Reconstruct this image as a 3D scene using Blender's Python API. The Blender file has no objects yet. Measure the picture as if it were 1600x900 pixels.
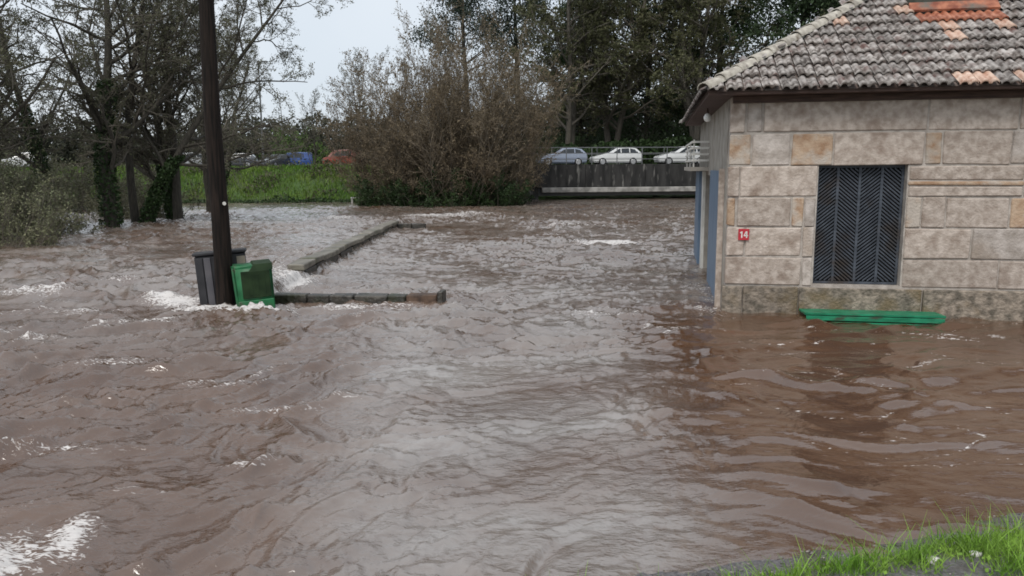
import bpy, bmesh, math, random
import numpy as np
from mathutils import Vector, Matrix

rad = math.radians
random.seed(7)
scene = bpy.context.scene
COL = scene.collection

# ------------------------------------------------------------------ camera
CAM_H, PITCH, ROLL = 2.5, rad(8.9), rad(0.35)
cam_data = bpy.data.cameras.new('camera')
cam_data.sensor_width = 36.0
cam_data.lens = 36.0 * 1200.0 / 1600.0
cam_data.clip_start, cam_data.clip_end = 0.1, 3000.0
cam = bpy.data.objects.new('camera', cam_data)
COL.objects.link(cam)
fw = Vector((0, math.cos(PITCH), -math.sin(PITCH)))
up0 = Vector((0, math.sin(PITCH), math.cos(PITCH)))
up = up0 * math.cos(ROLL) + Vector((1, 0, 0)) * math.sin(ROLL)
rt = Vector((1, 0, 0)) * math.cos(ROLL) - up0 * math.sin(ROLL)
m = Matrix((rt, up, -fw)).transposed().to_4x4()
m.translation = (0, 0, CAM_H)
cam.matrix_world = m
scene.camera = cam

# ------------------------------------------------------------------ sky, sun, exposure
SUN_EL, SUN_AZ = rad(52), rad(200)        # a veiled sun behind the viewer
world = bpy.data.worlds.new('World')
scene.world = world
world.use_nodes = True
wt = world.node_tree
bg = wt.nodes['Background']
sky = wt.nodes.new('ShaderNodeTexSky')
sky.sky_type = 'NISHITA'
sky.sun_disc = False
sky.sun_elevation, sky.sun_rotation = SUN_EL, SUN_AZ
sky.air_density, sky.dust_density = 1.0, 3.0
wtc = wt.nodes.new('ShaderNodeTexCoord')
wn = wt.nodes.new('ShaderNodeTexNoise')
wn.inputs['Scale'].default_value = 2.2
wn.inputs['Detail'].default_value = 4.0
wr = wt.nodes.new('ShaderNodeValToRGB')
wr.color_ramp.elements[0].position, wr.color_ramp.elements[1].position = 0.3, 0.7
wr.color_ramp.elements[0].color = (5.2, 5.75, 6.35, 1)
wr.color_ramp.elements[1].color = (6.7, 7.0, 7.3, 1)
wm = wt.nodes.new('ShaderNodeMix')
wm.data_type = 'RGBA'
wm.inputs['Factor'].default_value = 0.86
wt.links.new(wtc.outputs['Generated'], wn.inputs['Vector'])
wt.links.new(wn.outputs['Fac'], wr.inputs['Fac'])
wt.links.new(sky.outputs['Color'], wm.inputs['A'])
wt.links.new(wr.outputs['Color'], wm.inputs['B'])
wt.links.new(wm.outputs['Result'], bg.inputs['Color'])
bg.inputs['Strength'].default_value = 0.1

sun_data = bpy.data.lights.new('sun', 'SUN')
sun_data.energy = 1.5
sun_data.angle = rad(25)
sun_data.color = (1.0, 0.96, 0.9)
sun = bpy.data.objects.new('sun', sun_data)
COL.objects.link(sun)
sd = Vector((math.sin(SUN_AZ) * math.cos(SUN_EL), math.cos(SUN_AZ) * math.cos(SUN_EL), math.sin(SUN_EL)))
sun.rotation_euler = sd.to_track_quat('Z', 'Y').to_euler()
sun.location = (0, 0, 40)

vs = scene.view_settings
vs.view_transform, vs.look, vs.exposure, vs.gamma, vs.use_curve_mapping = 'Standard', 'None', 0.5, 1.0, False
scene.render.engine = 'CYCLES'
scene.cycles.max_bounces = 6
scene.cycles.diffuse_bounces = 3
scene.cycles.glossy_bounces = 3
scene.cycles.transparent_max_bounces = 8
scene.cycles.use_denoising = True
scene.cycles.filter_width = 1.7

# ------------------------------------------------------------------ helpers: objects
def new_empty(name, loc=(0, 0, 0), rz=0.0, parent=None):
    o = bpy.data.objects.new(name, None)
    COL.objects.link(o)
    o.location = loc
    o.rotation_euler = (0, 0, rz)
    o.empty_display_size = 0.2
    o.parent = parent
    return o

def tag(o, label=None, cat=None, group=None, kind=None):
    if label: o['label'] = label
    if cat: o['category'] = cat
    if group: o['group'] = group
    if kind: o['kind'] = kind
    return o

def link_mesh(name, me, parent=None, loc=(0, 0, 0), rot=(0, 0, 0)):
    o = bpy.data.objects.new(name, me)
    COL.objects.link(o)
    o.parent = parent
    o.location = loc
    o.rotation_euler = rot
    return o

def quad_mesh(name, V, F, mats, midx=None, smooth=False):
    V = np.asarray(V, np.float32); F = np.asarray(F, np.int32)
    me = bpy.data.meshes.new(name)
    me.vertices.add(len(V)); me.vertices.foreach_set('co', V.ravel())
    me.loops.add(F.size); me.loops.foreach_set('vertex_index', F.ravel())
    me.polygons.add(len(F)); me.polygons.foreach_set('loop_start', np.arange(len(F), dtype=np.int32) * F.shape[1])
    for mt in mats: me.materials.append(mt)
    if midx is not None: me.polygons.foreach_set('material_index', np.asarray(midx, np.int32))
    if smooth: me.polygons.foreach_set('use_smooth', np.ones(len(F), bool))
    me.update(calc_edges=True)
    return me

class MB:
    """collects boxes, bars, tubes and polygons into one mesh"""
    def __init__(s): s.bm = bmesh.new()
    def box(s, lo, hi, M=None, bev=0.0, jit=0.0, rng=random):
        vs_ = []
        for z in (lo[2], hi[2]):
            for x, y in ((lo[0], lo[1]), (hi[0], lo[1]), (hi[0], hi[1]), (lo[0], hi[1])):
                p = Vector((x + rng.uniform(-jit, jit), y + rng.uniform(-jit, jit), z + rng.uniform(-jit, jit)))
                vs_.append(s.bm.verts.new(M @ p if M else p))
        fs = [s.bm.faces.new([vs_[i] for i in q]) for q in
              ((3, 2, 1, 0), (4, 5, 6, 7), (0, 1, 5, 4), (1, 2, 6, 5), (2, 3, 7, 6), (3, 0, 4, 7))]
        if bev > 0:
            es = list({e for f in fs for e in f.edges})
            bmesh.ops.bevel(s.bm, geom=es, offset=bev, segments=1, affect='EDGES')
        return s
    def tube(s, pts, rs, n=8, cap=True):
        rings = []
        pts = [Vector(p) for p in pts]
        for i, p in enumerate(pts):
            d = (pts[min(i + 1, len(pts) - 1)] - pts[max(i - 1, 0)]).normalized()
            a = d.orthogonal().normalized() if abs(d.z) < 0.95 else d.cross(Vector((0, 1, 0))).normalized()
            b = d.cross(a)
            r = rs[i] if hasattr(rs, '__len__') else rs
            rings.append([s.bm.verts.new(p + a * r * math.cos(2 * math.pi * k / n) + b * r * math.sin(2 * math.pi * k / n)) for k in range(n)])
        for i in range(len(rings) - 1):
            for k in range(n):
                s.bm.faces.new((rings[i][k], rings[i][(k + 1) % n], rings[i + 1][(k + 1) % n], rings[i + 1][k]))
        if cap:
            s.bm.faces.new(rings[0][::-1]); s.bm.faces.new(rings[-1])
        return s
    def poly(s, pts):
        s.bm.faces.new([s.bm.verts.new(p) for p in pts]); return s
    def prism(s, pts, off):
        a = [s.bm.verts.new(p) for p in pts]
        b = [s.bm.verts.new(Vector(p) + Vector(off)) for p in pts]
        n = len(pts)
        s.bm.faces.new(a[::-1]); s.bm.faces.new(b)
        for i in range(n): s.bm.faces.new((a[i], a[(i + 1) % n], b[(i + 1) % n], b[i]))
        return s
    def mesh(s, name, mat, smooth=False):
        bmesh.ops.recalc_face_normals(s.bm, faces=s.bm.faces)
        me = bpy.data.meshes.new(name)
        s.bm.to_mesh(me); s.bm.free()
        for mt in (mat if isinstance(mat, (list, tuple)) else [mat]): me.materials.append(mt)
        if smooth:
            for p in me.polygons: p.use_smooth = True
        return me
    def build(s, name, mat, parent=None, loc=(0, 0, 0), rot=(0, 0, 0), smooth=False):
        return link_mesh(name, s.mesh(name, mat, smooth), parent, loc, rot)

# ------------------------------------------------------------------ helpers: noise
def _h(ix, iy, seed):
    n = (ix.astype(np.int64) * 374761393 + iy.astype(np.int64) * 668265263 + seed * 974711) & 0x7fffffff
    n = ((n ^ (n >> 13)) * 1274126177) & 0x7fffffff
    return (n ^ (n >> 16)) & 0xffff

def perlin(x, y, seed=0):
    ix, iy = np.floor(x), np.floor(y)
    fx, fy = x - ix, y - iy
    u = fx * fx * fx * (fx * (fx * 6 - 15) + 10); v = fy * fy * fy * (fy * (fy * 6 - 15) + 10)
    def g(a, b):
        t = _h(ix + a, iy + b, seed) * (2 * np.pi / 65536.0)
        return np.cos(t) * (fx - a) + np.sin(t) * (fy - b)
    n0 = g(0, 0) * (1 - u) + g(1, 0) * u
    n1 = g(0, 1) * (1 - u) + g(1, 1) * u
    return (n0 * (1 - v) + n1 * v) * 1.5

def fbm(x, y, seed=0, o=3, lac=2.1, gain=0.5):
    s, a, t = 0, 1.0, 0
    for i in range(o):
        s = s + a * perlin(x, y, seed + i * 17); t += a
        x, y, a = x * lac, y * lac, a * gain
    return s / t

def sst(x, a, b):
    t = np.clip((x - a) / (b - a), 0, 1)
    return t * t * (3 - 2 * t)

# ------------------------------------------------------------------ helpers: materials
def mat(name, c1, c2=None, scale=5.0, rough=0.7, bump=0.0, bscale=None, detail=5.0, metal=0.0,
        lo=0.35, hi=0.65, stretch=(1, 1, 1), c3=None, c3scale=0.8, c3lo=0.55, c3hi=0.7, island=0.0, objrand=0.0, spec=0.5, bdist=0.02):
    M = bpy.data.materials.new(name); M.use_nodes = True
    nt = M.node_tree; N, L = nt.nodes, nt.links
    b = N['Principled BSDF']
    b.inputs['Roughness'].default_value = rough
    b.inputs['Metallic'].default_value = metal
    b.inputs['Specular IOR Level'].default_value = spec
    tc = N.new('ShaderNodeTexCoord')
    mp = N.new('ShaderNodeMapping'); mp.inputs['Scale'].default_value = stretch
    L.new(tc.outputs['Object'], mp.inputs['Vector'])
    vec = mp.outputs['Vector']
    if objrand > 0:
        oi = N.new('ShaderNodeObjectInfo')
        ad = N.new('ShaderNodeVectorMath'); ad.operation = 'MULTIPLY_ADD'
        L.new(oi.outputs['Random'], ad.inputs[0]); ad.inputs[1].default_value = (37, 91, 53)
        L.new(vec, ad.inputs[2]); vec = ad.outputs['Vector']
    def noise(sc, dt):
        n = N.new('ShaderNodeTexNoise'); n.inputs['Scale'].default_value = sc; n.inputs['Detail'].default_value = dt
        L.new(vec, n.inputs['Vector']); return n.outputs['Fac']
    def ramp(fac, a, bb, ca, cb):
        r = N.new('ShaderNodeValToRGB')
        r.color_ramp.elements[0].position, r.color_ramp.elements[1].position = a, bb
        r.color_ramp.elements[0].color, r.color_ramp.elements[1].color = (*ca, 1), (*cb, 1)
        L.new(fac, r.inputs['Fac']); return r.outputs['Color']
    col = ramp(noise(scale, detail), lo, hi, c1, c2 or c1)
    if c3:
        f = ramp(noise(c3scale, 6), c3lo, c3hi, (0, 0, 0), (1, 1, 1))
        mx = N.new('ShaderNodeMix'); mx.data_type = 'RGBA'
        L.new(f, mx.inputs['Factor']); L.new(col, mx.inputs['A']); mx.inputs['B'].default_value = (*c3, 1)
        col = mx.outputs['Result']
    def vary(src, amt, col):
        mr = N.new('ShaderNodeMapRange'); mr.inputs['To Min'].default_value = 1 - amt; mr.inputs['To Max'].default_value = 1 + amt
        L.new(src, mr.inputs['Value'])
        vm = N.new('ShaderNodeVectorMath'); vm.operation = 'SCALE'
        L.new(col, vm.inputs[0]); L.new(mr.outputs['Result'], vm.inputs['Scale'])
        return vm.outputs['Vector']
    if island > 0:
        g = N.new('ShaderNodeNewGeometry'); col = vary(g.outputs['Random Per Island'], island, col)
    if objrand > 0: col = vary(oi.outputs['Random'], objrand, col)
    L.new(col, b.inputs['Base Color'])
    if bump > 0:
        bp = N.new('ShaderNodeBump'); bp.inputs['Strength'].default_value = bump; bp.inputs['Distance'].default_value = bdist
        L.new(noise(bscale or scale * 3, 6), bp.inputs['Height']); L.new(bp.outputs['Normal'], b.inputs['Normal'])
    return M

def leaf_mat(name, c1, c2, island=0.35, scale=0.5):
    M = mat(name, c1, c2, scale=scale, rough=0.55, island=island, spec=0.3, lo=0.3, hi=0.7)
    nt = M.node_tree; b = nt.nodes['Principled BSDF']
    tr = nt.nodes.new('ShaderNodeBsdfTranslucent'); mx = nt.nodes.new('ShaderNodeMixShader')
    mx.inputs['Fac'].default_value = 0.25
    nt.links.new(b.inputs['Base Color'].links[0].from_socket, tr.inputs['Color'])
    nt.links.new(b.outputs['BSDF'], mx.inputs[1]); nt.links.new(tr.outputs['BSDF'], mx.inputs[2])
    nt.links.new(mx.outputs['Shader'], nt.nodes['Material Output'].inputs['Surface'])
    return M

# ------------------------------------------------------------------ terrain (riverbed, far bank, wooded ground)
def ground_z(x, y):
    n = fbm(x * 0.12, y * 0.12, 5, 3) * 0.5
    z = np.full_like(x, -1.3)
    passage = np.clip(sst(-x, 1.0, 5.0) + sst(x, 17.5, 21.0) + sst(y, 84, 96), 0, 1)
    far = sst(y, 56.5 + n * 2, 64.0 + n * 2) * passage
    z = z + 3.8 * far
    left = sst(-x, 24, 40) * (1 - far) * sst(y, 8, 14)
    z = np.maximum(z, -1.3 + 2.6 * left + 3.8 * far)
    right = sst(x, 17, 24) * (1 - far)
    z = np.maximum(z, -1.3 + 3.4 * right + 3.8 * far)
    back = sst(-y, 2.0, 12.0)
    z = np.maximum(z, -1.3 + 2.1 * back)
    hill = sst(y, 150, 400) * 5 + sst(np.abs(x), 120, 380) * 5
    return z + n * 0.4 * sst(z, -1, 1.0) + hill

t = np.linspace(-1, 1, 171)
gx = 420 * np.sign(t) * np.abs(t) ** 2.1
gy = 40 + 420 * np.sign(t) * np.abs(t) ** 2.1
GX, GY = np.meshgrid(gx, gy)
GZ = ground_z(GX, GY)
def grid_faces(nr, nc):
    i = np.arange(nr - 1)[:, None] * nc + np.arange(nc - 1)[None, :]
    i = i.ravel()
    return np.stack([i, i + 1, i + nc + 1, i + nc], 1)
m_ground = mat('ground_earth_grass', (0.035, 0.07, 0.018), (0.06, 0.055, 0.03), scale=0.5, rough=0.9, bump=0.5, bscale=6, c3=(0.055, 0.12, 0.02), c3scale=0.15, c3lo=0.4, c3hi=0.6)
g = link_mesh('ground', quad_mesh('ground', np.stack([GX, GY, GZ], -1).reshape(-1, 3), grid_faces(*GX.shape), [m_ground], smooth=True))
tag(g, kind='structure')

m_tarmac = mat('old_tarmac', (0.05, 0.05, 0.052), (0.075, 0.073, 0.07), scale=3, rough=0.6, bump=0.3, bscale=60)
cp = MB().box((-75, 66.5, 2.3), (-7, 104, 2.68)).build('car_park', m_tarmac)
tag(cp, kind='structure')

# ------------------------------------------------------------------ flood water
WALL_X = -4.85                                  # the long river wall; the pool left of it stands higher
def ridged(x, y, seed, o):
    t, a, w, tot = 0, 1.0, 1.0, 0
    for i in range(o):
        n = np.clip(1 - np.abs(perlin(x, y, seed + 31 * i)) * 1.9, 0, 1) ** 1.6
        t = t + a * n * w; tot += a
        w = np.clip(n * 1.3 + 0.25, 0, 1)
        x, y, a = x * 2.05 + 3.1, y * 2.05 + 1.7, a * 0.52
    return t / tot * 1.35
def water_fields(X, Y):
    # domain warp gives swirls
    wx = fbm(X * 0.35, Y * 0.35, 101, 3) * 0.9
    wy = fbm(X * 0.35 + 9, Y * 0.35, 131, 3) * 0.9
    x, y = X + wx, Y + wy
    # zones
    left = sst(-X - 0.10 * Y, 0.2, 1.7) * (1 - sst(Y, 12.5, 15.5))
    right = sst(X - 0.06 * (Y - 5), 0.7, 2.3) * (1 - sst(Y, 11.5, 14.5 + 0 * X))
    right = np.maximum(right, sst(X, 3.2, 4.2) * (1 - sst(Y, 13.2, 14.0)))
    mid = sst(Y, 8.5, 11.5) * (1 - sst(Y, 40, 60)) * (1 - right) * (1 - 0.6 * left)
    boil = np.clip(1 - left - right - mid, 0, 1)
    far = sst(Y, 28, 45)
    # left: long running ridges, slanting away to the right, crossed by a second set
    ca, sa = math.cos(rad(58)), math.sin(rad(58))
    a, b = x * ca + y * sa, -x * sa + y * ca
    r1 = ridged(a * 0.36, b * 1.25, 1, 5)
    a2, b2 = x * 0.97 + y * 0.25, -x * 0.25 + y * 0.97
    r4 = ridged(a2 * 0.40, b2 * 1.5, 6, 4)
    r3 = fbm(a * 3.2, b * 6.5, 3, 3)
    hl = 0.120 * r1 + 0.080 * r4 + 0.022 * r3 - 0.10
    # middle: short steep chop
    c1 = ridged(x * 0.85, y * 1.55, 11, 5)
    c3 = fbm(x * 3.6, y * 5.2, 13, 4)
    c0 = perlin(x * 0.40, y * 0.45, 14)
    hm = 0.045 * c0 + 0.115 * c1 + 0.040 * c3 - 0.07
    hm = hm * (1 + 0.6 * far)
    # boils: smooth pillows with narrow creases
    p1 = np.minimum(np.abs(perlin(x * 0.75, y * 0.95, 21)) * 2.4, 0.55)
    p2 = np.minimum(np.abs(perlin(x * 1.8, y * 2.2, 22)) * 2.4, 0.5)
    p4 = np.minimum(np.abs(perlin(x * 4.4, y * 5.4, 24)) * 2.2, 0.45)
    p3 = fbm(x * 6, y * 9, 23, 3)
    hb = 0.060 * p1 + 0.038 * p2 + 0.015 * p4 + 0.009 * p3 - 0.03
    # right: slacker water in front of the house
    q1 = perlin(x * 0.5, y * 0.9, 31); q2 = fbm(x * 1.3, y * 3.0, 32, 3)
    q3 = ridged(x * 0.42, y * 1.25, 33, 3)
    hr = 0.022 * q1 + 0.040 * q2 + 0.080 * np.maximum(q3 - 0.2, 0) + 0.006 * fbm(x * 3.5, y * 8, 36, 2)
    # calmer slicks and rougher patches
    patch = 0.40 + 0.95 * sst(fbm(X * 0.22 + 5, Y * 0.15, 63, 3), -0.35, 0.35)
    patch2 = 0.45 + 0.9 * sst(fbm(X * 0.5 + 2, Y * 0.42, 64, 3), -0.3, 0.35)
    h = hl * left * (0.25 + 0.75 * patch2) + hm * mid * patch + hb * boil * patch2 + hr * right * patch2
    # fine wind and current chop over everything but the slack corner
    fine = ridged(x * 2.6 + 0.8 * y, y * 4.6, 81, 4)
    fine2 = ridged(a * 2.2, b * 5.5, 83, 4)
    h = h + (0.030 * fine * (0.8 * mid + 0.55 * boil) + 0.034 * fine2 * left) * (0.3 + 0.9 * patch2) + 0.006 * fine * right
    # crests whiten
    foam = left * np.clip((r1 + 0.55 * r4 - 1.0) * 1.5, 0, 0.62) * sst(fbm(X * 0.3, Y * 0.3, 55), -0.2, 0.3)
    foam = foam + mid * np.clip((c1 - 0.72) * 2.2, 0, 0.6) * sst(fbm(X * 0.25, Y * 0.2, 56), -0.1, 0.4)
    # thin scum lines drifting on the slack water
    s1 = np.abs(perlin(x * 0.22 + 3, y * 0.85, 41)); s2 = np.abs(perlin(x * 0.3, y * 1.3 + 5, 42))
    lines = np.clip(1 - s1 / 0.03, 0, 1) * 0.8 + np.clip(1 - s2 / 0.04, 0, 1) * 0.65
    foam = foam + right * lines * sst(fbm(X * 0.5, Y * 0.7, 57), -0.3, 0.1) * sst(Y, 5.6, 6.6)
    # the upper pool and its spill
    lev = 0.20 * sst(-X, -WALL_X - 0.15, -WALL_X + 0.05) * sst(Y, 13.9, 16.2) * (1 - sst(Y, 33, 40))
    spill = np.exp(-(((X + 5.0) / 0.55) ** 2 + ((Y - 15.9) / 1.0) ** 2))
    h = h + lev + spill * 0.05
    foam = foam + np.exp(-(((X + 4.75) / 0.33) ** 2 + ((Y - 16.6) / 1.1) ** 2)) * 1.1
    # white water: (x, y, rx, ry, strength, mound)
    for fx, fy, ax, ay, st, mo in (
            (-6.62, 14.55, 0.42, 0.40, 1.1, 0.09), (-6.15, 14.15, 0.40, 0.30, 1.1, 0.08), (-5.35, 13.42, 0.7, 0.26, 1.3, 0.07),
            (-4.4, 13.2, 0.8, 0.2, 1.2, 0.05), (-3.0, 13.85, 1.3, 0.20, 0.75, 0.02), (-1.7, 13.6, 0.8, 0.13, 0.7, 0.02),
            (-9.3, 15.1, 0.8, 0.35, 0.85, 0.06), (-8.0, 16.2, 1.0, 0.25, 0.6, 0.04), (-5.05, 9.6, 0.7, 0.22, 0.6, 0.04),
            (-7.1, 11.4, 0.5, 0.25, 0.65, 0.04), (-2.45, 7.7, 0.6, 0.14, 0.6, 0.03), (-1.9, 8.1, 0.5, 0.1, 0.5, 0.02),
            (-8.9, 38.9, 1.1, 0.9, 1.0, 0.1), (-4.2, 40.3, 2.2, 1.3, 0.9, 0.1), (-2.2, 42, 2.0, 1.3, 0.75, 0.08),
            (3.3, 25.5, 1.15, 0.6, 1.6, 0.05), (2.1, 33, 1.6, 0.5, 0.4, 0.05), (-12, 33, 3, 0.8, 0.5, 0.05),
            (-3.35, 4.55, 0.2, 0.42, 1.3, 0.05), (-3.05, 5.0, 0.13, 0.26, 1.1, 0.04), (-2.35, 6.3, 0.25, 0.1, 0.5, 0.02),
            (5.35, 12.52, 0.22, 0.07, 1.0, 0.01), (5.9, 12.45, 0.55, 0.05, 0.8, 0.01), (7.6, 12.25, 0.7, 0.05, 0.7, 0.01),
            (7.1, 11.0, 0.18, 0.12, 0.8, 0.01), (3.55, 13.3, 0.25, 0.6, 0.5, 0.02), (3.85, 15.5, 0.3, 2.0, 0.45, 0.02),
            (-7.6, 13.4, 0.9, 0.3, 0.6, 0.04), (-6.2, 12.4, 0.9, 0.25, 0.55, 0.03), (-6.6, 7.6, 0.9, 0.2, 0.55, 0.03), (-4.0, 6.6, 0.6, 0.14, 0.5, 0.03), (-5.4, 17.2, 0.8, 0.9, 0.5, 0.04), (-0.2, 14.6, 0.9, 0.3, 0.5, 0.03), (1.6, 12.9, 0.9, 0.25, 0.5, 0.03), (2.7, 11.6, 0.8, 0.3, 0.5, 0.03), (-14.5, 34.5, 4.0, 1.2, 0.55, 0.04), (-15.5, 38.0, 4.0, 1.2, 0.5, 0.04)):
        e = np.exp(-(((X + wx * 0.35 - fx) / ax) ** 2 + ((Y + wy * 0.35 - fy) / ay) ** 2))
        h = h + e * mo
        foam = foam + e * st
    h = h * sst(Y, 1.5, 4.0)
    sheen = np.clip(0.62 * boil + 0.55 * mid + 0.05 * left, 0, 1) * (1 - right) * (0.6 + 1.0 * fbm(x * 0.5, y * 0.9, 61, 4))  # mask for painted sky sheen on the boils and mid chop
    return h, np.clip(foam, 0, 1.15), np.clip(sheen, 0, 1), right, np.clip(0.75 * left + 0.8 * right, 0, 1)

NR, NC = 700, 690
ys = [2.6]
while ys[-1] < 100: ys.append(ys[-1] + 0.0135 + 0.0041 * ys[-1])
ys = np.array(ys)
tt = np.linspace(-1, 1, NC)
ff = 0.5 * tt + 0.5 * tt ** 3
HW = 7.0 + 1.0 * ys
WXg = ff[None, :] * HW[:, None] + 0.0
WYg = np.repeat(ys[:, None], NC, 1)
WH, WF, WB, WR, WS = water_fields(WXg, WYg)
wme = quad_mesh('river_water', np.stack([WXg, WYg, WH], -1).reshape(-1, 3), grid_faces(len(ys), NC), [], smooth=True)
at = wme.attributes.new('foam', 'FLOAT', 'POINT'); at.data.foreach_set('value', WF.ravel().astype(np.float32))
at = wme.attributes.new('sky_sheen', 'FLOAT', 'POINT'); at.data.foreach_set('value', WB.ravel().astype(np.float32))
at = wme.attributes.new('silt', 'FLOAT', 'POINT'); at.data.foreach_set('value', WS.ravel().astype(np.float32))
at = wme.attributes.new('slack', 'FLOAT', 'POINT'); at.data.foreach_set('value', WR.ravel().astype(np.float32))

def water_material():
    M = bpy.data.materials.new('silty_flood_water'); M.use_nodes = True
    nt = M.node_tree; N, L = nt.nodes, nt.links
    b = N['Principled BSDF']
    tc = N.new('ShaderNodeTexCoord')
    fo = N.new('ShaderNodeAttribute'); fo.attribute_name = 'foam'
    def noise(sc, dt, st=(1, 1, 1), dist=0.0):
        mp = N.new('ShaderNodeMapping'); mp.inputs['Scale'].default_value = st
        L.new(tc.outputs['Object'], mp.inputs['Vector'])
        n = N.new('ShaderNodeTexNoise'); n.inputs['Scale'].default_value = sc; n.inputs['Detail'].default_value = dt
        n.inputs['Distortion'].default_value = dist
        L.new(mp.outputs['Vector'], n.inputs['Vector']); return n.outputs['Fac']
    def math_(op, a, c, clamp=False):
        q = N.new('ShaderNodeMath'); q.operation = op; q.use_clamp = clamp
        for i, v in enumerate((a, c)):
            if isinstance(v, (int, float)): q.inputs[i].default_value = v
            else: L.new(v, q.inputs[i])
        return q.outputs[0]
    silt = N.new('ShaderNodeValToRGB')
    silt.color_ramp.elements[0].position, silt.color_ramp.elements[1].position = 0.35, 0.68
    silt.color_ramp.elements[0].color = (0.074, 0.035, 0.017, 1)
    silt.color_ramp.elements[1].color = (0.105, 0.055, 0.030, 1)
    L.new(noise(0.55, 6, (1, 1.4, 1), 1.2), silt.inputs['Fac'])
    sh = N.new('ShaderNodeAttribute'); sh.attribute_name = 'sky_sheen'
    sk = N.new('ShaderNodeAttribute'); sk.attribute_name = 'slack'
    sh_mix = N.new('ShaderNodeMix'); sh_mix.data_type = 'RGBA'
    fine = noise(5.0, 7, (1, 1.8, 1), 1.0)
    L.new(math_('MULTIPLY', sh.outputs['Fac'], math_('MULTIPLY', fine, 1.9, True), True), sh_mix.inputs['Factor'])
    L.new(silt.outputs['Color'], sh_mix.inputs['A']); sh_mix.inputs['B'].default_value = (0.31, 0.29, 0.27, 1)  # pale grey sky reflection painted into the water's base colour
    # foam mask broken up by fine noise
    br = noise(13.0, 9, (1, 2.2, 1), 1.2)
    k = math_('ADD', fo.outputs['Fac'], math_('MULTIPLY', math_('SUBTRACT', br, 0.5), 3.2))
    mr = N.new('ShaderNodeMapRange'); mr.interpolation_type = 'SMOOTHSTEP'
    mr.inputs['From Min'].default_value, mr.inputs['From Max'].default_value = 0.55, 1.0
    L.new(k, mr.inputs['Value'])
    gate = math_('MULTIPLY', mr.outputs['Result'], math_('MULTIPLY', fo.outputs['Fac'], 2.2, True), True)
    mx = N.new('ShaderNodeMix'); mx.data_type = 'RGBA'
    L.new(gate, mx.inputs['Factor']); L.new(sh_mix.outputs['Result'], mx.inputs['A'])
    mx.inputs['B'].default_value = (0.56, 0.53, 0.51, 1)
    L.new(mx.outputs['Result'], b.inputs['Base Color'])
    rr = N.new('ShaderNodeMapRange'); rr.inputs['To Min'].default_value, rr.inputs['To Max'].default_value = 0.05, 0.7
    L.new(gate, rr.inputs['Value']); L.new(rr.outputs['Result'], b.inputs['Roughness'])
    st_ = N.new('ShaderNodeAttribute'); st_.attribute_name = 'silt'
    L.new(math_('SUBTRACT', 2.4, math_('MULTIPLY', st_.outputs['Fac'], 0.6)), b.inputs['IOR'])
    f1 = noise(6.0, 5, (1, 1.9, 1), 0.8); f2 = noise(19.0, 4, (1, 1.8, 1), 0.6)
    hh = math_('ADD', f1, math_('MULTIPLY', f2, 0.45))
    bp = N.new('ShaderNodeBump'); bp.inputs['Distance'].default_value = 0.03
    L.new(math_('SUBTRACT', 0.45, math_('MULTIPLY', sk.outputs['Fac'], 0.26)), bp.inputs['Strength'])
    L.new(hh, bp.inputs['Height']); L.new(bp.outputs['Normal'], b.inputs['Normal'])
    return M
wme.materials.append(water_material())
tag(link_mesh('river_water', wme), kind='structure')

# ------------------------------------------------------------------ near bank: wet tarmac edge, verge
EDGE = np.array([(-30, -1.0), (-6, 3.0), (-2, 3.75), (0.79, 4.46), (2.17, 4.9), (3.71, 5.27), (9, 6.4), (30, 10.0)])
def near_bank_z(x, y):
    d = (np.interp(x, EDGE[:, 0], EDGE[:, 1]) - y) + fbm(x * 1.3, y * 1.3, 77, 3) * 0.10
    z = 0.16 * d + 0.10 * sst(d, 0.35, 0.9)
    return np.where(d < 0, d * 0.35, z) + fbm(x * 5, y * 5, 78, 2) * 0.008
bx_ = np.linspace(-14, 14, 225); by_ = np.linspace(-9, 8.2, 170)
BX, BY = np.meshgrid(bx_, by_)
BZ = np.minimum(near_bank_z(BX, BY), 0.92)
m_verge = mat('wet_tarmac_edge', (0.06, 0.057, 0.062), (0.17, 0.16, 0.165), scale=45, rough=0.35, bump=0.8, bscale=80, c3=(0.055, 0.042, 0.028), c3scale=2.2, c3lo=0.48, c3hi=0.62, bdist=0.01)
nb = link_mesh('near_bank', quad_mesh('near_bank', np.stack([BX, BY, BZ], -1).reshape(-1, 3), grid_faces(*BX.shape), [m_verge], smooth=True))
tag(nb, kind='structure')

# ------------------------------------------------------------------ stone house
HOUSE_LOC, HOUSE_RZ = (3.66, 13.05, 0.0), rad(-10.5)
HW_, HD_, EZ, OH, RP = 9.0, 9.0, 3.66, 0.43, rad(31.5)      # width, depth, eave height, overhang, pitch
house = new_empty('stone_house', HOUSE_LOC, HOUSE_RZ)
tag(house, 'granite block house with a mossy tiled hip roof standing in the flood', 'house')

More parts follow.
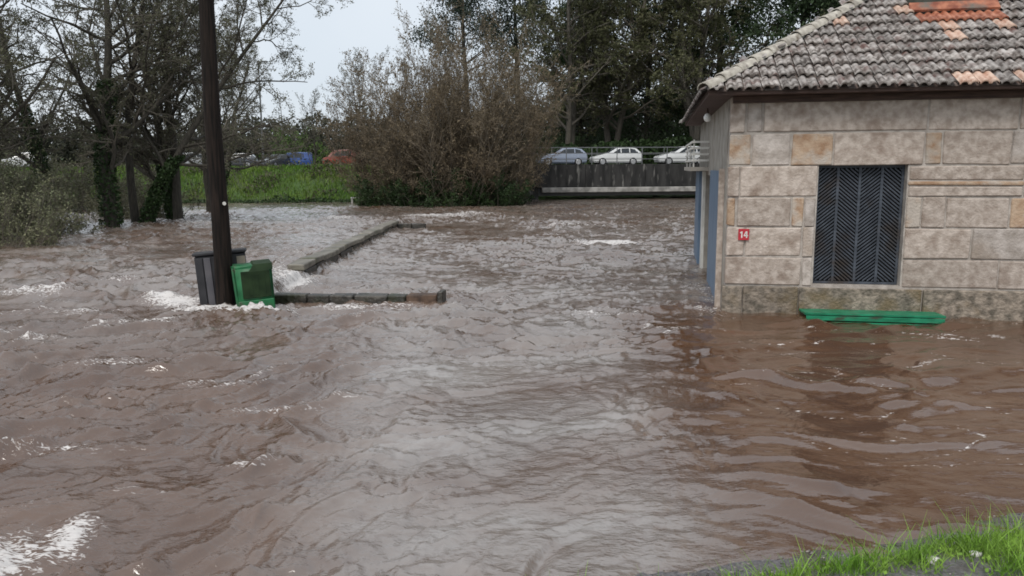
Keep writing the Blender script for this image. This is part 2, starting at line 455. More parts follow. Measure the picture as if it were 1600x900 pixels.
m_mortar = mat('pale_mortar', (0.29, 0.255, 0.225), (0.46, 0.42, 0.38), scale=6, rough=0.9, bump=0.4, bscale=40)
GR = dict(rough=0.85, bump=0.8, bscale=26, objrand=0.13, bdist=0.02)
m_gran = mat('granite', (0.30, 0.245, 0.205), (0.48, 0.415, 0.365), scale=9, detail=12, c3=(0.235, 0.18, 0.145), c3scale=3.0, c3lo=0.54, c3hi=0.72, **GR)
m_gran_p = mat('granite_pale', (0.33, 0.285, 0.25), (0.53, 0.475, 0.435), scale=6, detail=9, c3=(0.33, 0.27, 0.22), c3scale=1.6, c3lo=0.5, c3hi=0.7, **GR)
m_gran_o = mat('granite_ochre', (0.29, 0.18, 0.11), (0.42, 0.31, 0.22), scale=7, detail=9, c3=(0.42, 0.37, 0.32), c3scale=2.2, c3lo=0.48, c3hi=0.6, **GR)
m_plinth = mat('granite_damp', (0.10, 0.085, 0.065), (0.30, 0.25, 0.20), scale=9, detail=10, c3=(0.16, 0.12, 0.07), c3scale=2.5, c3lo=0.5, c3hi=0.65, rough=0.7, bump=0.9, bscale=22, objrand=0.12, bdist=0.03)
m_plaster = mat('side_plaster', (0.26, 0.24, 0.21), (0.38, 0.35, 0.31), scale=3, rough=0.9, bump=0.3, bscale=25, c3=(0.20, 0.17, 0.14), c3scale=1.2)
m_blue = mat('blue_paint', (0.10, 0.16, 0.24), (0.15, 0.21, 0.30), scale=3, rough=0.5, stretch=(4, 4, 0.6))
m_white = mat('white_paint', (0.55, 0.54, 0.50), (0.70, 0.69, 0.66), scale=4, rough=0.5)
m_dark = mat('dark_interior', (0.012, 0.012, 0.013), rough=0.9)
m_wood = mat('red_brown_eave_wood', (0.042, 0.024, 0.019), (0.095, 0.056, 0.044), scale=5, rough=0.75, stretch=(0.6, 6, 6), bump=0.3)

# wall core (front face 3 cm behind the block faces, with the door opening left free)
DX0, DX1, DZ0, DZ1 = 1.43, 2.80, 0.52, 2.51
core = MB()
core.box((0.013, 0.02, -1.3), (DX0, 0.45, EZ - 0.02)); core.box((DX1, 0.02, -1.3), (HW_, 0.45, EZ - 0.02))
core.box((DX0, 0.02, -1.3), (DX1, 0.45, DZ0)); core.box((DX0, 0.02, DZ1), (DX1, 0.45, EZ - 0.02))
core.build('wall', m_mortar, house)
sw = MB()
for y0, y1, z0, z1 in ((0.45, 4.5, -1.3, EZ - 0.02), (4.5, 5.9, 2.3, EZ - 0.02), (5.9, HD_, -1.3, EZ - 0.02)):
    sw.box((0.0, y0, z0), (0.4, y1, z1))
sw.box((0.4, HD_ - 0.4, -1.3), (HW_, HD_, EZ - 0.02)); sw.box((HW_ - 0.4, 0.45, -1.3), (HW_, HD_ - 0.4, EZ - 0.02))
swo = sw.build('side_wall', m_plaster, house)

rng = random.Random(3)
def block(x0, x1, z0, z1, mt, proud=0.0, deep=0.10):
    g_ = rng.uniform(0.008, 0.02)
    mb = MB(); w, hgt = x1 - x0 - 2 * g_, z1 - z0 - 2 * g_
    mb.box((0, -proud - rng.uniform(0, 0.008), 0), (w, deep, hgt), bev=0.014, jit=0.010, rng=rng)
    o = mb.build('stone_block', mt, house, (x0 + g_, 0.0, z0 + g_))
    return o
A, Pm, O_ = m_gran, m_gran_p, m_gran_o
ZC = [0.50, 0.98, 1.49, 1.99, 2.50, 3.04, 3.64]
courses = {
    5: [(-0.02, .24, A), (.24, .51, Pm), (.51, 3.04, A), (3.04, 4.36, A), (4.36, 5.6, A), (5.6, 6.9, Pm), (6.9, 9, A)],
    4: [(-0.02, .35, O_), (.35, .98, Pm), (.98, 1.64, O_), (1.64, 3.02, A), (3.02, 3.29, O_), (3.29, 4.29, A), (4.29, 5.3, Pm), (5.3, 7.0, A), (7.0, 9, A)],
    3: [(-0.02, .18, A), (.18, 1.42, A), (2.81, 4.52, A), (4.52, 5.9, A), (5.9, 7.2, A), (7.2, 9, Pm)],
    2: [(-0.02, .14, O_), (.14, 1.03, A), (1.03, 1.23, O_), (1.23, 1.42, Pm), (2.81, 3.04, O_), (3.04, 3.40, A), (3.40, 4.34, A), (4.34, 5.2, O_), (5.2, 6.8, A), (6.8, 9, A)],
    1: [(-0.02, .30, A), (.30, 1.23, A), (1.23, 1.42, Pm), (2.81, 3.82, A), (3.82, 5.0, Pm), (5.0, 6.6, A), (6.6, 9, A)],
    0: [(-0.02, 1.24, A), (1.24, 1.42, Pm), (2.81, 4.27, A), (4.27, 5.5, A), (5.5, 7.1, A), (7.1, 9, Pm)],
}
for ci, bl in courses.items():
    for x0, x1, mt in bl:
        if ci == 3 and x0 == 2.81:                      # the long bed right of the door is split by a thin ochre course
            block(x0, x1, ZC[3], 2.17, A); block(x0, x1, 2.17, 2.25, O_); block(x0, x1, 2.25, ZC[4], A)
        else:
            block(x0, x1, ZC[ci], ZC[ci + 1], mt)
for x0, x1 in ((-0.06, .30), (.30, 1.20), (1.20, 3.15), (3.15, 4.7), (4.7, 6.3), (6.3, 7.7), (7.7, 9)):
    block(x0, x1, -0.35, 0.49, m_plinth, proud=0.05)

# door opening with a herringbone steel grille
m_steel = mat('slate_blue_steel', (0.040, 0.048, 0.062), (0.075, 0.088, 0.11), scale=6, rough=0.55, metal=0.2, detail=9, c3=(0.05, 0.04, 0.035), c3scale=2.5, c3lo=.55, c3hi=.7)
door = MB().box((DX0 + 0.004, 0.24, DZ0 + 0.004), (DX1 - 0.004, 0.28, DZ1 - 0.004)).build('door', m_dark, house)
fr = MB(); T = 0.045
fr.box((DX0 + .005, 0.17, DZ0 + .005), (DX0 + T, 0.22, DZ1 - .005)); fr.box((DX1 - T, 0.17, DZ0 + .005), (DX1 - .005, 0.22, DZ1 - .005))
fr.box((DX0 + T, 0.17, DZ0 + .005), (DX1 - T, 0.22, DZ0 + T)); fr.box((DX0 + T, 0.17, DZ1 - T), (DX1 - T, 0.22, DZ1 - .005))
fr.build('door_frame', m_steel, door)
for q in (0.25, 0.5, 0.75):
    xm = DX0 + (DX1 - DX0) * q
    MB().box((xm - .02, 0.165, DZ0 + T), (xm + .02, 0.205, DZ1 - T)).build('upright_bar', m_steel, door)
sl = MB()
qw = (DX1 - DX0) / 4
for pnl in range(4):
    xa, xb = DX0 + qw * pnl + 0.022, DX0 + qw * (pnl + 1) - 0.022
    s_ = 1 if pnl in (0, 2) else -1
    rise = (xb - xa) * 0.85
    z = DZ0 - 0.3
    while z < DZ1:
        za, zb = (z, z + rise) if s_ > 0 else (z + rise, z)
        # clip to the opening
        def clip(p, q_):
            (xA, zA), (xB, zB) = p, q_
            lo, hi = DZ0 + T, DZ1 - T - 0.025
            ta, tb = 0.0, 1.0
            if zA != zB:
                t0, t1 = sorted(((lo - zA) / (zB - zA), (hi - zA) / (zB - zA)))
                ta, tb = max(ta, t0), min(tb, t1)
            if tb - ta < 0.06: return None
            return (xA + (xB - xA) * ta, zA + (zB - zA) * ta), (xA + (xB - xA) * tb, zA + (zB - zA) * tb)
        c = clip((xa, za), (xb, zb))
        if c:
            (xA, zA), (xB, zB) = c
            sl.prism([(xA, .175, zA), (xB, .175, zB), (xB, .175, zB + .028), (xA, .175, zA + .028)], (0, .02, 0))
        z += 0.062
tag(sl.build('grille_slats', m_steel, door), kind='stuff')

# eave: fascia, soffit
ev = MB()
ev.box((-OH + .03, -OH + .03, EZ - 0.02), (HW_ + OH - .03, -OH + .07, EZ + 0.05))
ev.box((-OH + .03, -OH + .07, EZ - 0.02), (-OH + .07, HD_ + OH - .03, EZ + 0.05))
ev.box((-OH + .07, -OH + .07, EZ - 0.015), (HW_ + OH - .07, HD_ + OH - .07, EZ + 0.01))
ev.build('eave_board', m_wood, house)
MB().box((0.02, -0.06, EZ - 0.13), (HW_, -0.0125, EZ - 0.02)).build('wall_plate', m_wood, house)

# roof: deck + tiles
m_tile = mat('weathered_tile', (0.085, 0.066, 0.056), (0.38, 0.35, 0.33), scale=7, detail=9, rough=0.42, bump=0.4, bscale=30, objrand=0.22, lo=0.40, hi=0.60, c3=(0.10, 0.05, 0.04), c3scale=3.5, c3lo=0.55, c3hi=0.68)
m_tile_p = mat('peach_tile', (0.42, 0.24, 0.17), (0.62, 0.47, 0.38), scale=8, detail=8, rough=0.45, bump=0.4, bscale=30, objrand=0.12)
m_tile_o = mat('terracotta_tile', (0.22, 0.060, 0.028), (0.42, 0.17, 0.10), scale=8, detail=8, rough=0.5, bump=0.4, bscale=30, objrand=0.15)
m_tile_old = mat('roof_underside_tile', (0.13, 0.085, 0.07), (0.26, 0.22, 0.20), scale=4, rough=0.7)
m_hip = mat('hip_tile', (0.26, 0.235, 0.20), (0.48, 0.45, 0.39), scale=7, detail=9, rough=0.55, bump=0.5, bscale=30, objrand=0.12, c3=(0.14, 0.11, 0.08), c3scale=4, c3lo=0.58, c3hi=0.7)
hx0, hx1, hy0, hy1 = -OH, HW_ + OH, -OH, HD_ + OH
half = (hy1 - hy0) / 2
rz_ = EZ + 0.03 + half * math.tan(RP)
rA, rB = (hx0 + half, hy0 + half, rz_), (hx1 - half + 0.02, hy0 + half, rz_)
e0 = EZ + 0.03
dk = MB()
c00, c10, c11, c01 = (hx0, hy0, e0), (hx1, hy0, e0), (hx1, hy1, e0), (hx0, hy1, e0)
dk.poly([c00, c10, rB, rA]); dk.poly([c10, c11, rB]); dk.poly([c11, c01, rA, rB]); dk.poly([c01, c00, rA])
roof = dk.build('roof', m_tile_old, house)

TW, TE = 0.285, 0.40
def tile_geo():
    prof = []
    for c in (0.0, 0.1425):
        for k in range(6):
            a_ = math.pi * k / 5
            prof.append((c + 0.078 - 0.050 * math.cos(a_), 0.004 + 0.042 * math.sin(a_)))
    prof = [(0.004, 0.002)] + prof
    V, F = [], []
    n = len(prof)
    for (y, lift, k) in ((0.0, 0.058, 1.0), (TE + 0.05, 0.004, 0.9)):
        for x, z in prof: V.append((x, y, z * k + lift))
    for x, z in prof: V.append((x, 0.004, z + 0.058 - 0.030))
    for i in range(n - 1):
        F.append((i, i + 1, n + i + 1, n + i)); F.append((2 * n + i, 2 * n + i + 1, i + 1, i))
    return np.array(V), np.array(F)
TV, TF = tile_geo()
tile_me = {k: quad_mesh('tile', TV, TF, [mm], smooth=False) for k, mm in (('w', m_tile), ('p', m_tile_p), ('o', m_tile_o))}
rngt = random.Random(11)
stuffV, stuffF, off = [], [], 0
half_s = half / math.cos(RP)
for side in range(4):
    L_ = (hx1 - hx0) if side in (0, 2) else (hy1 - hy0)
    Rz = Matrix.Rotation([0, rad(90), rad(180), rad(270)][side], 4, 'Z')
    org = [c00, c10, c11, c01][side]
    MM = Matrix.Translation(org) @ Rz @ Matrix.Rotation(RP, 4, 'X')
    j = 0
    while j * TE < half_s - 0.15:
        s = j * TE - 0.05
        dp = max(s, 0) * math.cos(RP)
        i = 0
        while i * TW < L_:
            x = i * TW
            if x + 0.5 * TW > dp + 0.02 and x + 0.5 * TW < L_ - dp - TE * 0.4:
                jx, jy, ja = rngt.uniform(-.006, .006), rngt.uniform(-.014, .014), rngt.uniform(-.02, .02)
                Mt = MM @ Matrix.Translation((x + jx, s + jy, 0.012 + rngt.uniform(0, .008))) @ Matrix.Rotation(ja, 4, 'Z')
                lx = x - OH
                near_chim = side == 0 and 3.05 < lx < 4.6 and s > 1.75 - 0.4 * math.sin(lx * 9)
                if side == 0 and lx < 5.5 and s < 3.7:
                    if near_chim and s > 2.75 and lx > 3.2 and lx < 4.55: i += 1; continue
                    kind = 'w'
                    if near_chim: kind = 'o' if (s > 2.0 and rngt.random() < 0.75) else ('p' if rngt.random() < .6 else 'w')
                    if rngt.random() < 0.02: kind = 'p'
                    if j == 0 and (3.2 < lx < 3.6 or 3.9 < lx < 4.3): kind = 'p'
                    o = link_mesh('tile', tile_me[kind], roof); o.matrix_local = Mt
                else:
                    R3 = np.array(Mt.to_3x3()); T3 = np.array(Mt.translation)
                    stuffV.append(TV @ R3.T + T3); stuffF.append(TF + off); off += len(TV)
            i += 1
        j += 1
tag(link_mesh('roof_tiling', quad_mesh('roof_tiling', np.concatenate(stuffV), np.concatenate(stuffF), [m_tile]), roof), kind='stuff')

def barrel_geo(L_, r0, r1, n=7):
    V, F = [], []
    for y, r in ((0, r0), (L_, r1)):
        for k in range(n):
            a_ = math.pi * k / (n - 1)
            V.append((-r * math.cos(a_), y, r * 0.85 * math.sin(a_)))
    for k in range(n):
        a_ = math.pi * k / (n - 1)
        V.append((-(r0 - .02) * math.cos(a_), 0.003, (r0 - .02) * 0.85 * math.sin(a_)))
    for k in range(n - 1):
        F.append((k, k + 1, n + k + 1, n + k)); F.append((2 * n + k, 2 * n + k + 1, k + 1, k))
    return np.array(V), np.array(F)
BV, BF = barrel_geo(0.50, 0.135, 0.115)
hip_me = quad_mesh('hip_tile', BV, BF, [m_hip], smooth=False)
sV, sF, off = [], [], 0
for (p0, p1, own) in ((c00, rA, 1), (c10, rB, 0), (c11, rB, 0), (c01, rA, 0), (rA, rB, 0)):
    p0, p1 = Vector(p0), Vector(p1)
    d = (p1 - p0); n_ = int(d.length / 0.42); d.normalize()
    side_ = d.cross(Vector((0, 0, 1))).normalized(); nz = side_.cross(d)
    B3 = Matrix((side_, d, nz)).transposed().to_4x4()
    for k in range(n_ + 1):
        Mt = Matrix.Translation(p0 + d * (k * 0.42 - 0.06) + nz * (0.055 + rngt.uniform(0, .012))) @ B3 @ Matrix.Rotation(-0.05, 4, 'X') @ Matrix.Rotation(rngt.uniform(-.03, .03), 4, 'Z')
        if own and k < 14:
            o = link_mesh('hip_tile', hip_me, roof); o.matrix_local = Mt
        else:
            R3 = np.array(Mt.to_3x3()); T3 = np.array(Mt.translation)
            sV.append(BV @ R3.T + T3); sF.append(BF + off); off += len(BV)
tag(link_mesh('ridge_tiling', quad_mesh('ridge_tiling', np.concatenate(sV), np.concatenate(sF), [m_hip]), roof), kind='stuff')

# chimney with a band of fresh orange mortar along its foot
m_chim = mat('mossy_dark_stone', (0.030, 0.035, 0.028), (0.075, 0.08, 0.065), scale=6, rough=0.9, bump=0.6)
m_flash = mat('orange_mortar', (0.20, 0.055, 0.03), (0.42, 0.16, 0.09), scale=7, detail=9, rough=0.7, bump=0.8, c3=(0.14, 0.12, 0.10), c3scale=3, c3lo=.5, c3hi=.68)
def roof_pt(x, s, n_=0): 
    return Vector((x, -OH + s * math.cos(RP) - n_ * math.sin(RP), e0 + s * math.sin(RP) + n_ * math.cos(RP)))
chy = roof_pt(0, 2.95).y; chz = roof_pt(0, 2.95).z
chim = MB().box((3.25, chy, chz - 0.1), (4.62, chy + 0.8, chz + 1.5), bev=.02).box((3.17, chy - .08, chz + 1.5), (4.70, chy + .88, chz + 1.62), bev=.02).build('chimney', m_chim, roof)
fl = MB(); a_, b_ = roof_pt(3.2, 2.82, 0.10), roof_pt(4.68, 2.80, 0.10)
fl.prism([a_, b_, roof_pt(4.66, 2.98, 0.17), roof_pt(3.21, 2.98, 0.17)], roof_pt(0, 0, -0.04) - roof_pt(0, 0, 0))
fl.build('mortar_fillet', m_flash, chim)

# side facade: blue doors, white post, railing of the landing
MB().box((-0.045, 0.85, -0.6), (-0.002, 3.9, 2.42), bev=.006).build('blue_door', m_blue, house)
MB().box((-0.10, 0.75, -0.6), (-0.002, 0.85, 2.46)).build('door_jamb', m_gran, house)
MB().box((-0.10, 7.1, -0.6), (-0.002, 8.7, 2.38), bev=.006).build('blue_door', m_blue, house)
MB().box((-0.06, 6.0, -0.3), (-0.002, 6.5, 2.38)).build('white_post', m_white, house)
MB().box((0.15, 4.5, -1.0), (0.2, 5.9, 2.3)).build('dark_opening', m_dark, house)
bal = MB().box((-0.42, 5.0, 2.40), (-0.002, 8.9, 2.49)).build('balcony', m_plaster, house)
for k in range(4):
    z = 2.62 + 0.14 * k
    MB().box((-0.40, 5.02, z), (-0.37, 8.88, z + 0.045)).build('rail', m_white, bal)
    MB().box((-0.37, 5.0, z), (-0.004, 5.03, z + 0.045)).build('rail', m_white, bal)
for y in (5.05, 6.9, 8.8):
    MB().box((-0.365, y, 2.49), (-0.33, y + .035, 3.12)).build('rail_post', m_white, bal)

lamp = new_empty('eave_lamp', (0, 0, 0)); lamp.matrix_world = Matrix.Translation(HOUSE_LOC) @ Matrix.Rotation(HOUSE_RZ, 4, 'Z') @ Matrix.Translation((-0.22, 2.6, 3.5))
tag(lamp, 'small white globe lamp hanging under the side eave of the house', 'lamp')
m_globe = mat('opal_glass', (0.75, 0.75, 0.72), (0.8, 0.8, 0.78), rough=0.25)
MB().tube([(0, 0, .145), (0, 0, .04)], [.012, .03], 8).build('lamp_stem', m_wood, lamp)
MB().tube([(0, 0, .045), (0, 0, .03), (0, 0, -.02), (0, 0, -.07), (0, 0, -.11), (0, 0, -.12)], [.03, .05, .075, .075, .045, .02], 12).build('globe', m_globe, lamp, smooth=True)

# number plate
m_red = mat('red_enamel', (0.38, 0.02, 0.035), (0.46, 0.03, 0.045), rough=0.3)
pl = new_empty('number_plate'); pl.matrix_world = Matrix.Translation(HOUSE_LOC) @ Matrix.Rotation(HOUSE_RZ, 4, 'Z') @ Matrix.Translation((0.275, -0.03, 1.36))
tag(pl, 'small red enamel house number plate reading 14 on the granite wall', 'number plate')
MB().box((-0.088, -0.008, -0.095), (0.088, 0.03, 0.095), bev=.004).build('plate', m_red, pl)
d1 = MB(); d1.box((-0.042, -0.012, -0.055), (-0.022, -0.008, 0.055)).box((-0.062, -0.012, 0.022), (-0.042, -0.008, 0.044)).build('numeral', m_white, pl)
d4 = MB(); d4.box((0.038, -0.012, -0.055), (0.057, -0.008, 0.055)).box((0.0, -0.012, -0.028), (0.07, -0.0085, -0.009))
d4.prism([(0.0, -.0125, -.009), (0.018, -.0125, -.009), (0.045, -.0125, .055), (0.030, -.0125, .055)], (0, .003, 0)); d4.build('numeral', m_white, pl)

# ------------------------------------------------------------------ green slatted bench, almost under water
m_green = mat('green_paint', (0.0, 0.12, 0.055), (0.01, 0.22, 0.11), scale=5, rough=0.4, stretch=(1, 3, 3), detail=9, c3=(0.04, 0.05, 0.03), c3scale=3, c3lo=.56, c3hi=.7)
bench = new_empty('garden_bench'); bench.matrix_world = Matrix.Translation(HOUSE_LOC) @ Matrix.Rotation(HOUSE_RZ, 4, 'Z') @ Matrix.Translation((1.22, -0.60, 0.035)) @ Matrix.Rotation(rad(-3), 4, 'X')
tag(bench, 'green slatted bench nearly under water below the grilled door', 'bench')
for k in range(4):
    MB().box((0.0, 0.02 + k * 0.135, 0.075), (2.12, 0.135 + k * 0.135, 0.115), bev=.006).build('seat_slat', m_green, bench)
MB().box((0.02, -0.004, -0.005), (2.10, 0.018, 0.068), bev=.004).build('apron', m_green, bench)
MB().box((0.06, 0.004, -0.12), (2.06, 0.022, -0.025), bev=.004).build('lower_rail', m_green, bench)
for x in (0.25, 1.8):
    for y in (0.06, 0.46): MB().box((x, y, -0.55), (x + .06, y + .06, 0.074)).build('leg', m_green, bench)

# ------------------------------------------------------------------ utility pole and the two containers caught against it
m_polew = mat('tarred_pole_wood', (0.005, 0.004, 0.0035), (0.022, 0.015, 0.012), scale=5, detail=9, spec=0.2, rough=0.85, stretch=(5, 5, 0.35), bump=0.7, bscale=9)
pole = new_empty('utility_pole', (-5.25, 13.85, 0))
tag(pole, 'tall dark wooden utility pole rising out of the flood', 'pole')
zz = np.linspace(-1.4, 8.6, 14)
MB().tube([(0.012 * math.sin(z * 1.3), 0.012 * math.cos(z), z) for z in zz], [0.175 - 0.0070 * (z + 1.4) for z in zz], 14).build('pole_shaft', m_polew, pole, smooth=True)
MB().tube([(0.13, -0.09, 1.9), (0.15, -0.13, 1.9)], [.035, .03], 8).build('marker_tag', m_white, pole)

m_greyb = mat('grey_plastic', (0.06, 0.06, 0.07), (0.105, 0.10, 0.11), scale=3, rough=0.5)
m_greyd = mat('dark_grey_plastic', (0.014, 0.014, 0.017), (0.030, 0.030, 0.034), scale=3, rough=0.5)
m_beige = mat('beige_panel', (0.24, 0.21, 0.16), (0.32, 0.28, 0.22), scale=3, rough=0.7)
gb = new_empty('grey_container', (-5.42, 14.30, 0), rad(9)); gb.rotation_euler = (rad(-3), rad(-3.5), rad(18))
tag(gb, 'dark grey ribbed container wedged behind the utility pole', 'container')
MB().box((-0.42, -0.26, -0.5), (0.46, 0.30, 0.94), bev=.02).build('body', m_greyd, gb)
for x, w_, mm in ((-0.41, .13, m_greyd), (-0.265, .12, m_greyb), (-0.12, .15, m_greyd), (0.08, .15, m_greyd)):
    MB().box((x, -0.285, -0.45), (x + w_, -0.262, 0.90), bev=.008).build('rib_panel', mm, gb)
MB().box((0.31, -0.278, 0.45), (0.46, -0.262, 0.88)).build('beige_panel', m_beige, gb)
MB().box((-0.45, -0.30, 0.942), (0.49, 0.33, 1.0), bev=.015).build('lid', m_greyd, gb)

m_gbin = mat('green_plastic', (0.006, 0.075, 0.025), (0.015, 0.15, 0.052), scale=3.5, rough=0.42, detail=9, c3=(0.055, 0.045, 0.03), c3scale=5, c3lo=.58, c3hi=.75)
m_gbin_d = mat('dark_green_panel', (0.010, 0.022, 0.009), (0.022, 0.042, 0.017), scale=4, spec=0.2, rough=0.7)
gn = new_empty('green_bin', (-4.66, 13.72, 0)); gn.rotation_euler = (rad(1), rad(-3), rad(23))
tag(gn, 'bright green plastic bin tilted against the pole, dark panel in its side', 'bin')
b_ = MB()
lo = [(-.30, -.25), (.33, -.25), (.33, .26), (-.30, .26)]; hi = [(-.33, -.27), (.34, -.27), (.34, .28), (-.33, .28)]
v0 = [b_.bm.verts.new((x, y, -0.35)) for x, y in lo]; v1 = [b_.bm.verts.new((x, y, 0.82)) for x, y in hi]
fs = [b_.bm.faces.new(v0[::-1]), b_.bm.faces.new(v1)] + [b_.bm.faces.new((v0[i], v0[(i + 1) % 4], v1[(i + 1) % 4], v1[i])) for i in range(4)]
bmesh.ops.bevel(b_.bm, geom=list(b_.bm.edges), offset=.04, segments=3, affect='EDGES')
b_.build('body', m_gbin, gn, smooth=True)
MB().box((-0.20, -0.292, 0.25), (0.29, -0.262, 0.735), bev=.008).build('dark_panel', m_gbin_d, gn)
MB().prism([(-.06, -.285, .735), (.35, -.285, .735), (.35, -.255, .845), (.04, -.255, .845)], (0, .55, 0)).build('lid', m_gbin_d, gn)
for x_ in (-.08, .03, .14):
    MB().box((x_, -.297, .30), (x_ + .06, -.2925, .67), bev=.002).build('vent_bar', m_gbin_d, gn)
MB().box((-0.29, -0.30, 0.02), (0.32, -0.268, 0.21), bev=.012).build('lower_lip', m_gbin, gn)

# ------------------------------------------------------------------ river walls
m_rwall = mat('mossy_river_stone', (0.011, 0.010, 0.008), (0.055, 0.048, 0.038), scale=5, detail=9, rough=0.42, bump=0.9, bscale=14, c3=(0.025, 0.030, 0.012), c3scale=1.2, c3lo=0.5, c3hi=0.66, objrand=0.2, bdist=0.04)
m_coping = mat('wet_coping_stone', (0.10, 0.09, 0.07), (0.22, 0.20, 0.165), scale=4, detail=8, rough=0.5, bump=0.6, bscale=14, c3=(0.07, 0.075, 0.035), c3scale=1.0, objrand=0.15)
m_rust = mat('rusty_end_stone', (0.03, 0.017, 0.012), (0.12, 0.072, 0.045), scale=5, detail=8, rough=0.7, bump=0.7)
rw = new_empty('river_wall', (WALL_X, 17.6, 0))
tag(rw, 'long mossy stone wall holding back the upper pool, water spilling over', 'wall')
MB().box((-0.24, 0.02, -1.3), (0.02, 14.9, 0.05)).build('wall_core', m_rwall, rw)
y = 0.0
while y < 15.0:
    l_ = rng.uniform(0.75, 1.25)
    sag = 0.02 * math.sin(y * 1.7)
    MB().box((-0.34, y + .006, 0.19 + sag), (0.07, min(y + l_, 15.0) - .006, 0.33 + sag), bev=.02, jit=.015, rng=rng).build('coping_stone', m_coping, rw)
    for z0, z1 in ((-0.28, -0.03), (-0.02, 0.185)):
        y2 = y + rng.uniform(-.2, .2)
        MB().box((-0.05, max(y2, 0) + .008, z0), (0.045 + rng.uniform(0, .025), min(y2 + l_, 15.0) - .008, z1), bev=.02, jit=.012, rng=rng).build('face_stone', m_rwall, rw)
    y += l_
for k in range(2):
    MB().box((0.075 + k * .58, 14.62, -0.3), (0.645 + k * .58, 14.98, 0.20), bev=.02, jit=.015, rng=rng).build('return_stone', m_rwall, rw)

lw = new_empty('low_wall', (-4.55, 14.42, 0), math.atan2(-0.42, 3.3))
tag(lw, 'low dark mossy wall with a rusty brown end block, waves washing its foot', 'wall')
x = 0.0
while x < 2.6:
    l_ = rng.uniform(0.4, 0.75)
    MB().box((x, -0.14, -0.9), (min(x + l_, 2.62) - .008, 0.14, 0.165 + rng.uniform(-.018, .018)), bev=.02, jit=.012, rng=rng).build('wall_stone', m_rwall, lw)
    x += l_
MB().box((2.63, -0.15, -0.9), (3.22, 0.15, 0.20), bev=.02, jit=.012, rng=rng).build('end_block', m_rust, lw)
MB().box((3.222, -0.16, -0.9), (3.33, 0.16, 0.265), bev=.015).build('end_post', m_rwall, lw)

# ------------------------------------------------------------------ bridge
m_conc = mat('stained_concrete', (0.007, 0.007, 0.007), (0.034, 0.033, 0.032), scale=1.6, detail=7, rough=0.85, stretch=(1.2, 1.2, 0.3), lo=0.38, hi=0.66, c3=(0.17, 0.165, 0.155), c3scale=2.4, c3lo=0.57, c3hi=0.70)
m_ledge = mat('pale_ledge_concrete', (0.16, 0.155, 0.145), (0.36, 0.35, 0.33), scale=2, rough=0.8)
m_asph = mat('road_asphalt', (0.05, 0.05, 0.052), (0.065, 0.064, 0.064), scale=4, rough=0.6)
m_rail = mat('galvanised_rail', (0.11, 0.115, 0.12), (0.16, 0.165, 0.17), scale=4, rough=0.5, metal=0.4)
BR_RZ = math.atan2(1.2, 12.0)
br = new_empty('road_bridge', (2.3, 60.0, 0), BR_RZ)
tag(br, 'low concrete road bridge streaked with stains, the flood almost touching it', 'bridge')
MB().box((-6.0, 0.35, 0.30), (32, 8.0, 2.62)).build('deck', m_asph, br)
for k in range(8):
    MB().box((-6 + 4.75 * k + .008, 0.0, 0.98), (-1.25 + 4.75 * k - .008, 0.345, 2.72), bev=.02).build('facade_panel', m_conc, br)
MB().box((0.05, -0.30, 0.58), (32, 0.34, 0.96), bev=.03).build('ledge_beam', m_ledge, br)
MB().box((-7.0, 0.1, -1.3), (-0.2, 8.0, 0.97)).build('abutment', m_conc, br)
MB().box((18.0, 0.1, -1.3), (32, 8.0, 0.57)).build('abutment', m_conc, br)
for k in range(20):
    MB().box((-6 + 2 * k - .03, 0.12, 2.725), (-6 + 2 * k + .03, 0.18, 4.02)).build('railing_post', m_rail, br)
for z in (3.1, 3.55, 3.98):
    MB().box((-6, 0.125, z), (32, 0.175, z + 0.05)).build('rail', m_rail, br)
for k in range(20):
    MB().box((-6 + 2 * k - .03, 7.6, 2.625), (-6 + 2 * k + .03, 7.66, 4.25)).build('railing_post', m_rail, br)
for z in (3.6, 4.2):
    MB().box((-6, 7.605, z), (32, 7.655, z + 0.05)).build('rail', m_rail, br)

# ------------------------------------------------------------------ cars
m_glass = mat('car_glass', (0.02, 0.025, 0.03), (0.03, 0.035, 0.04), rough=0.06)
m_tyre = mat('tyre_rubber', (0.012, 0.012, 0.013), rough=0.8)
m_rim = mat('alloy_rim', (0.45, 0.45, 0.46), rough=0.35, metal=0.6)
m_lampg = mat('headlamp_glass', (0.6, 0.6, 0.6), rough=0.15)
m_tail = mat('tail_lamp', (0.35, 0.02, 0.02), rough=0.2)
HATCH = [(-2.02, .42, .58, .58, .62), (-1.9, .24, .70, .71, .80), (-1.15, .2, .87, .90, .85), (-.78, .2, .92, .97, .86), (-.02, .2, .95, 1.43, .86), (.95, .2, .97, 1.46, .86), (1.55, .2, .98, 1.36, .85), (1.92, .24, .95, 1.0, .82), (2.02, .42, .80, .82, .66)]
VAN = [(-2.1, .42, .70, .70, .66), (-2.0, .26, .92, .95, .84), (-1.45, .22, 1.08, 1.14, .90), (-.85, .22, 1.12, 1.82, .92), (.6, .22, 1.12, 1.88, .92), (1.9, .22, 1.12, 1.86, .92), (2.1, .3, 1.08, 1.72, .90), (2.14, .4, 1.0, 1.1, .86)]
